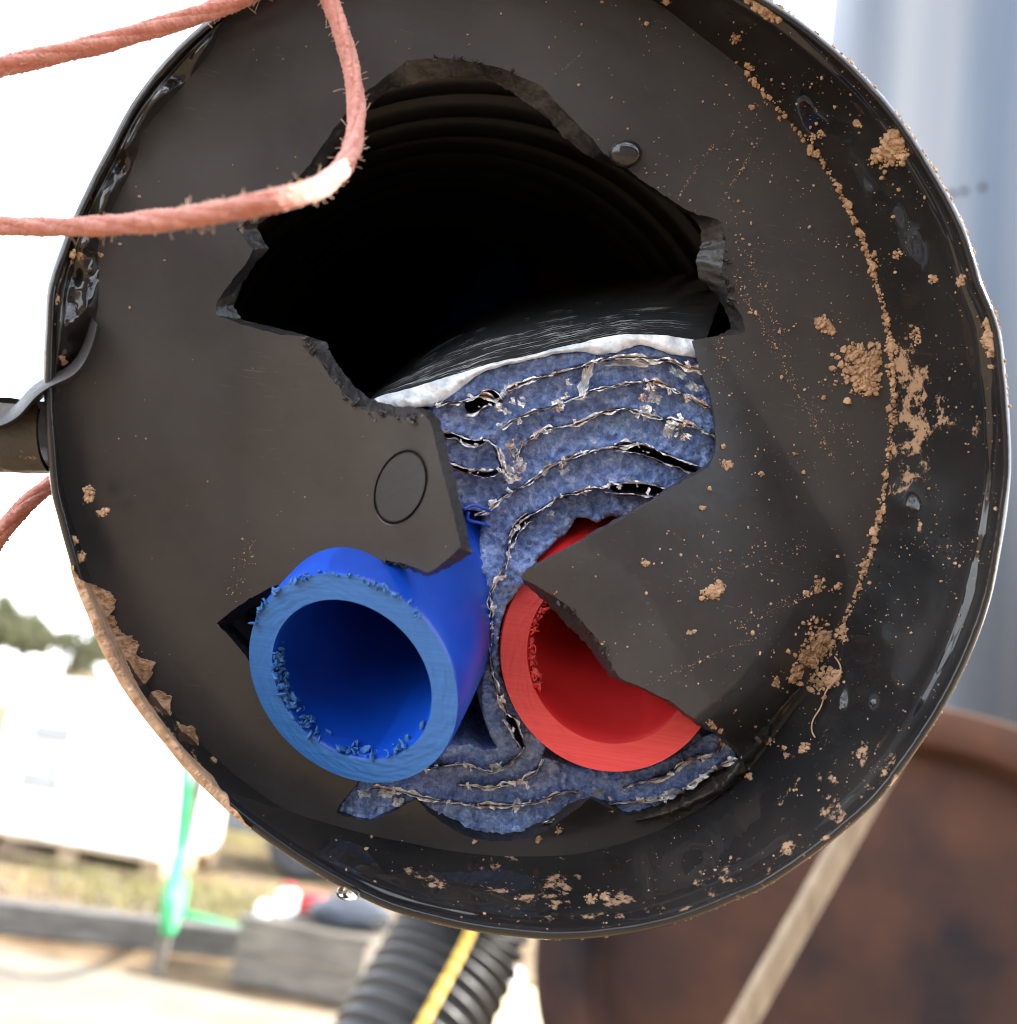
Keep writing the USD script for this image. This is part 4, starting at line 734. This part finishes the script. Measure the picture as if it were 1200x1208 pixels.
# strip of dry grass
gb_ = []
gc = [G(275, 990), G(205, 1050), G(280, 1075), G(255, 970)]
for k in range(5000):
    c0 = gc[k % 4]; x, y = c0[0] + rng.normal(0, .5), c0[1] + rng.normal(0, .35 if k % 4 in (1, 2) else .9); h = rng.uniform(.03, .10); a = rng.uniform(0, 6.28); dx, dy = .006 * math.cos(a), .006 * math.sin(a); lx, ly = rng.normal(0, .03, 2)
    gb_.append(((np.array([[x - dx, y - dy, -.03], [x + dx, y + dy, -.03], [x + lx, y + ly, h]])), np.array([[0, 1, 2]])))
obj('grass', cat_(gb_), m_grass, None, label='dry yellow-green grass at the foot of the trailer', cat='grass', kind='stuff')
# galvanised stack at the right
YS = 1.75
pL, pR = ATY(1000, 0, YS), ATY(1348, 0, YS); rad = .5 * np.linalg.norm(pL - pR); mid = ATY(1174, 0, YS)
base = np.array([mid[0], YS + .05, 0.0])
stk = thing('steel_stack', 'tall galvanised round steel stack rising behind the right side', 'stack', base)
def lathe(c, prof, n=96): m = trimesh.creation.revolve(np.array(prof), sections=n); return m.vertices + c, m.faces
obj('shell', lathe(base, [(rad, 0), (rad, 4.2), (rad - .004, 4.2), (rad - .004, 0)]), m_galv, stk, smooth=30)
for k in range(3):
    q = ATY(1110 + 24 * k + (10 if k == 2 else 0), 164 + 2 * k, 1.40); sp_ = trimesh.creation.icosphere(2, .006); dd = q - base; dd[2] = 0; dd = dd / np.linalg.norm(dd) * rad
    obj('rivet', (sp_.vertices + base + dd + [0, 0, q[2]], sp_.faces), m_dark, stk, smooth=True)
# rusty tank lower right: its round end plate faces us
TY = 1.22; t0 = ATY(1010, 1110, TY); hw, hh = 355 * TY / FPX, 275 * TY / FPX; rt_k = hh
tk = thing('rusty_tank', 'big rusty brown oval steel tank with its end plate facing us at the lower right', 'tank', [t0[0], t0[1], 0])
ta = np.array([.10, 1.0, 0.0]); ta /= np.linalg.norm(ta); tb_ = np.array([ta[1], -ta[0], 0])
def obround(prof):
    ph = np.linspace(0, 2 * np.pi, 160, endpoint=False); cx = np.sign(np.cos(ph)) * np.abs(np.cos(ph)) ** (2 / 3); cz = np.sign(np.sin(ph)) * np.abs(np.sin(ph)) ** (2 / 3)
    v = np.stack([t0 + (cx * r * hw)[:, None] * tb_ + (cz * r * hh)[:, None] * np.array([0, 0, 1.0]) + ta * y for r, y in prof], 1); return v.reshape(-1, 3), grid_faces(160, len(prof), True)
kn = [(.78, .034), (.80, .028), (.815, .010), (.84, .002), (.90, .0), (.975, .003), (.993, .009), (1, .02), (1, .9), (.6, .96), (.01, .97)]
obj('shell', obround(kn), m_rust, tk, smooth=50)
obj('end_plate', obround([(.001, .016), (.4, .020), (.6, .024), (.785, .034)]), m_rust, tk, smooth=50)
for sx in (.2, .85): obj('saddle', rbox(t0 + ta * sx - [0, 0, rt_k + (t0[2] - rt_k) / 2 - .05], (.5, .10, max(.1, t0[2] - rt_k + .1)), .01), m_rust, tk, smooth=30)
# wooden stake leaning in front of the tank
s0, s1 = P(1040, 915, .80), P(862, 1232, .74); d_ = s1 - s0; s1 = s0 + d_ * ((s0[2] - 0) / (s0[2] - s1[2])); s0 = s0 - d_ * .25
x = (s1 - s0) / np.linalg.norm(s1 - s0); y = np.cross(fwd, x); y /= np.linalg.norm(y); z = np.cross(x, y)
sv, sf = rbox((0, 0, 0), (np.linalg.norm(s1 - s0), .016, .014), .002, np.array([x, y, z])); obj('wooden_stake', (sv + (s0 + s1) / 2, sf), m_stake, None, smooth=30, label='slanting tan wooden stake in front of the rusty tank', cat='stake')
# pale yellow sheet standing in for sunlit ground, and a white-capped peg
q = [G(560, 1225), G(600, 1172), G(690, 1184), G(760, 1240), G(700, 1330)]
pb = trimesh.creation.extrude_polygon(Polygon([(p[0], p[1]) for p in q]).buffer(0), .02, engine='earcut'); pb.apply_translation([0, 0, .02])
bb = thing('plywood_sheet', 'pale yellow sheet standing in for a sunlit patch of ground left of the rusty tank', 'sunlit_patch', [q[1][0], q[1][1], .02]); obj('sheet', pb, m_yellow, bb)
kp = G(606, 1172); kb = trimesh.creation.capsule(height=.05, radius=.045, count=[16, 16]); obj('peg', (kb.vertices + [kp[0], kp[1], .06], kb.faces), m_whiteplastic, None, smooth=True, label='rounded white peg at the corner of the pale yellow sheet', cat='peg')
# added brown block behind the viewpoint, cuts frontal light; shows only in glossy plastic
BY, BX0, BX1, BH = -3.0, -1.3, 9.0, 3.0
bn = thing('barn', 'unseen brown boarded block added behind the viewpoint to cut the light', 'barn', [(BX0 + BX1) / 2, BY - 3, 0])
for k in range(34):
    wk = (BX1 - BX0) / 34; obj('wall_board', box((BX0 + wk * (k + .5), BY, BH / 2), (wk - .012, .03, BH)), m_light_block, bn)
obj('wall', box(((BX0 + BX1) / 2, BY - 3.03, BH / 2 - .05), (BX1 - BX0 - .1, 5.9, BH - .1)), m_light_block, bn)
rf = np.array([[BX0 - .3, BY + .35, BH - .05], [BX1 + .3, BY + .35, BH - .05], [BX1 + .3, BY - 3, BH + 1.6], [BX0 - .3, BY - 3, BH + 1.6], [BX0 - .3, BY - 6.35, BH - .05], [BX1 + .3, BY - 6.35, BH - .05]])
obj('roof', (np.vstack([rf, rf + [0, 0, .12]]), np.array([[0, 2, 1], [0, 3, 2], [3, 5, 2], [3, 4, 5], [6, 7, 8], [6, 8, 9], [9, 8, 11], [9, 11, 10], [0, 1, 7], [0, 7, 6], [4, 10, 11], [4, 11, 5], [0, 6, 9], [0, 9, 3], [3, 9, 10], [3, 10, 4], [1, 2, 8], [1, 8, 7], [2, 5, 11], [2, 11, 8]])), m_galv, bn)
# trees far off
def tree(loc, h, seed, label, leafy):
    r = np.random.default_rng(seed); T = thing('tree', label, 'tree', loc, group='trees beyond the yard'); segs = []; tips = []
    def grow(p, d, l, rr, lev):
        n = 5; pts = [p]; 
        for k in range(n): d = d + r.normal(0, .10, 3) + np.array([0, 0, .03]); d = d / np.linalg.norm(d); pts.append(pts[-1] + d * l / n)
        segs.append(tube(np.array(pts), np.linspace(rr, rr * .55, n + 1), 7, False))
        if lev == 0: tips.append(pts[-1]); tips.append(pts[2]); return
        for k in range(4 if lev > 1 else 3):
            dd = d * .6 + r.normal(0, .55, 3); dd[2] = abs(dd[2]) * .7 + .15; grow(pts[r.integers(2, n + 1)], dd / np.linalg.norm(dd), l * r.uniform(.5, .72), rr * .45, lev - 1)
    grow(np.asarray(loc, float), np.array([0, 0, 1.0]), h * .45, h * .022, 3)
    obj('trunk', cat_(segs), m_bark, T, smooth=True)
    tp = np.array(tips); n = leafy; c = tp[r.integers(0, len(tp), n)] + r.normal(0, h * .045, (n, 3)); s = r.uniform(.08, .2, n)
    a = r.normal(0, 1, (n, 3)); a /= np.linalg.norm(a, axis=1, keepdims=True); b = np.cross(a, r.normal(0, 1, (n, 3))); b /= np.linalg.norm(b, axis=1, keepdims=True)
    v = np.stack([c - a * s[:, None], c + b * s[:, None] * .6, c + a * s[:, None], c - b * s[:, None] * .6], 1).reshape(-1, 3); i = np.arange(n)[:, None] * 4
    obj('crown', (v, np.vstack([i + [0, 1, 2], i + [0, 2, 3]])), m_leaf, T)
for k, (px, y, h, leaf, lab) in enumerate(((-25, 50, 4.6, 2600, 'leafy tree at the left edge of the photo beyond the yard'), (22, 56, 5.4, 3800, 'dense dark green tree above the white bales'), (62, 52, 4.4, 1100, 'thin pale sparse tree just left of the cap rim'), (92, 60, 4.8, 2000, 'grey-green tree half hidden by the soil-caked rim'), (125, 64, 5.2, 2200, 'rounded tree mostly hidden behind the soil-caked rim'), (-90, 58, 5.0, 3000, 'big tree outside the left edge of the yard'))):
    p = ATY(px, 800, y); tree(np.array([p[0], y, .5]), h, 100 + k, lab, leaf)
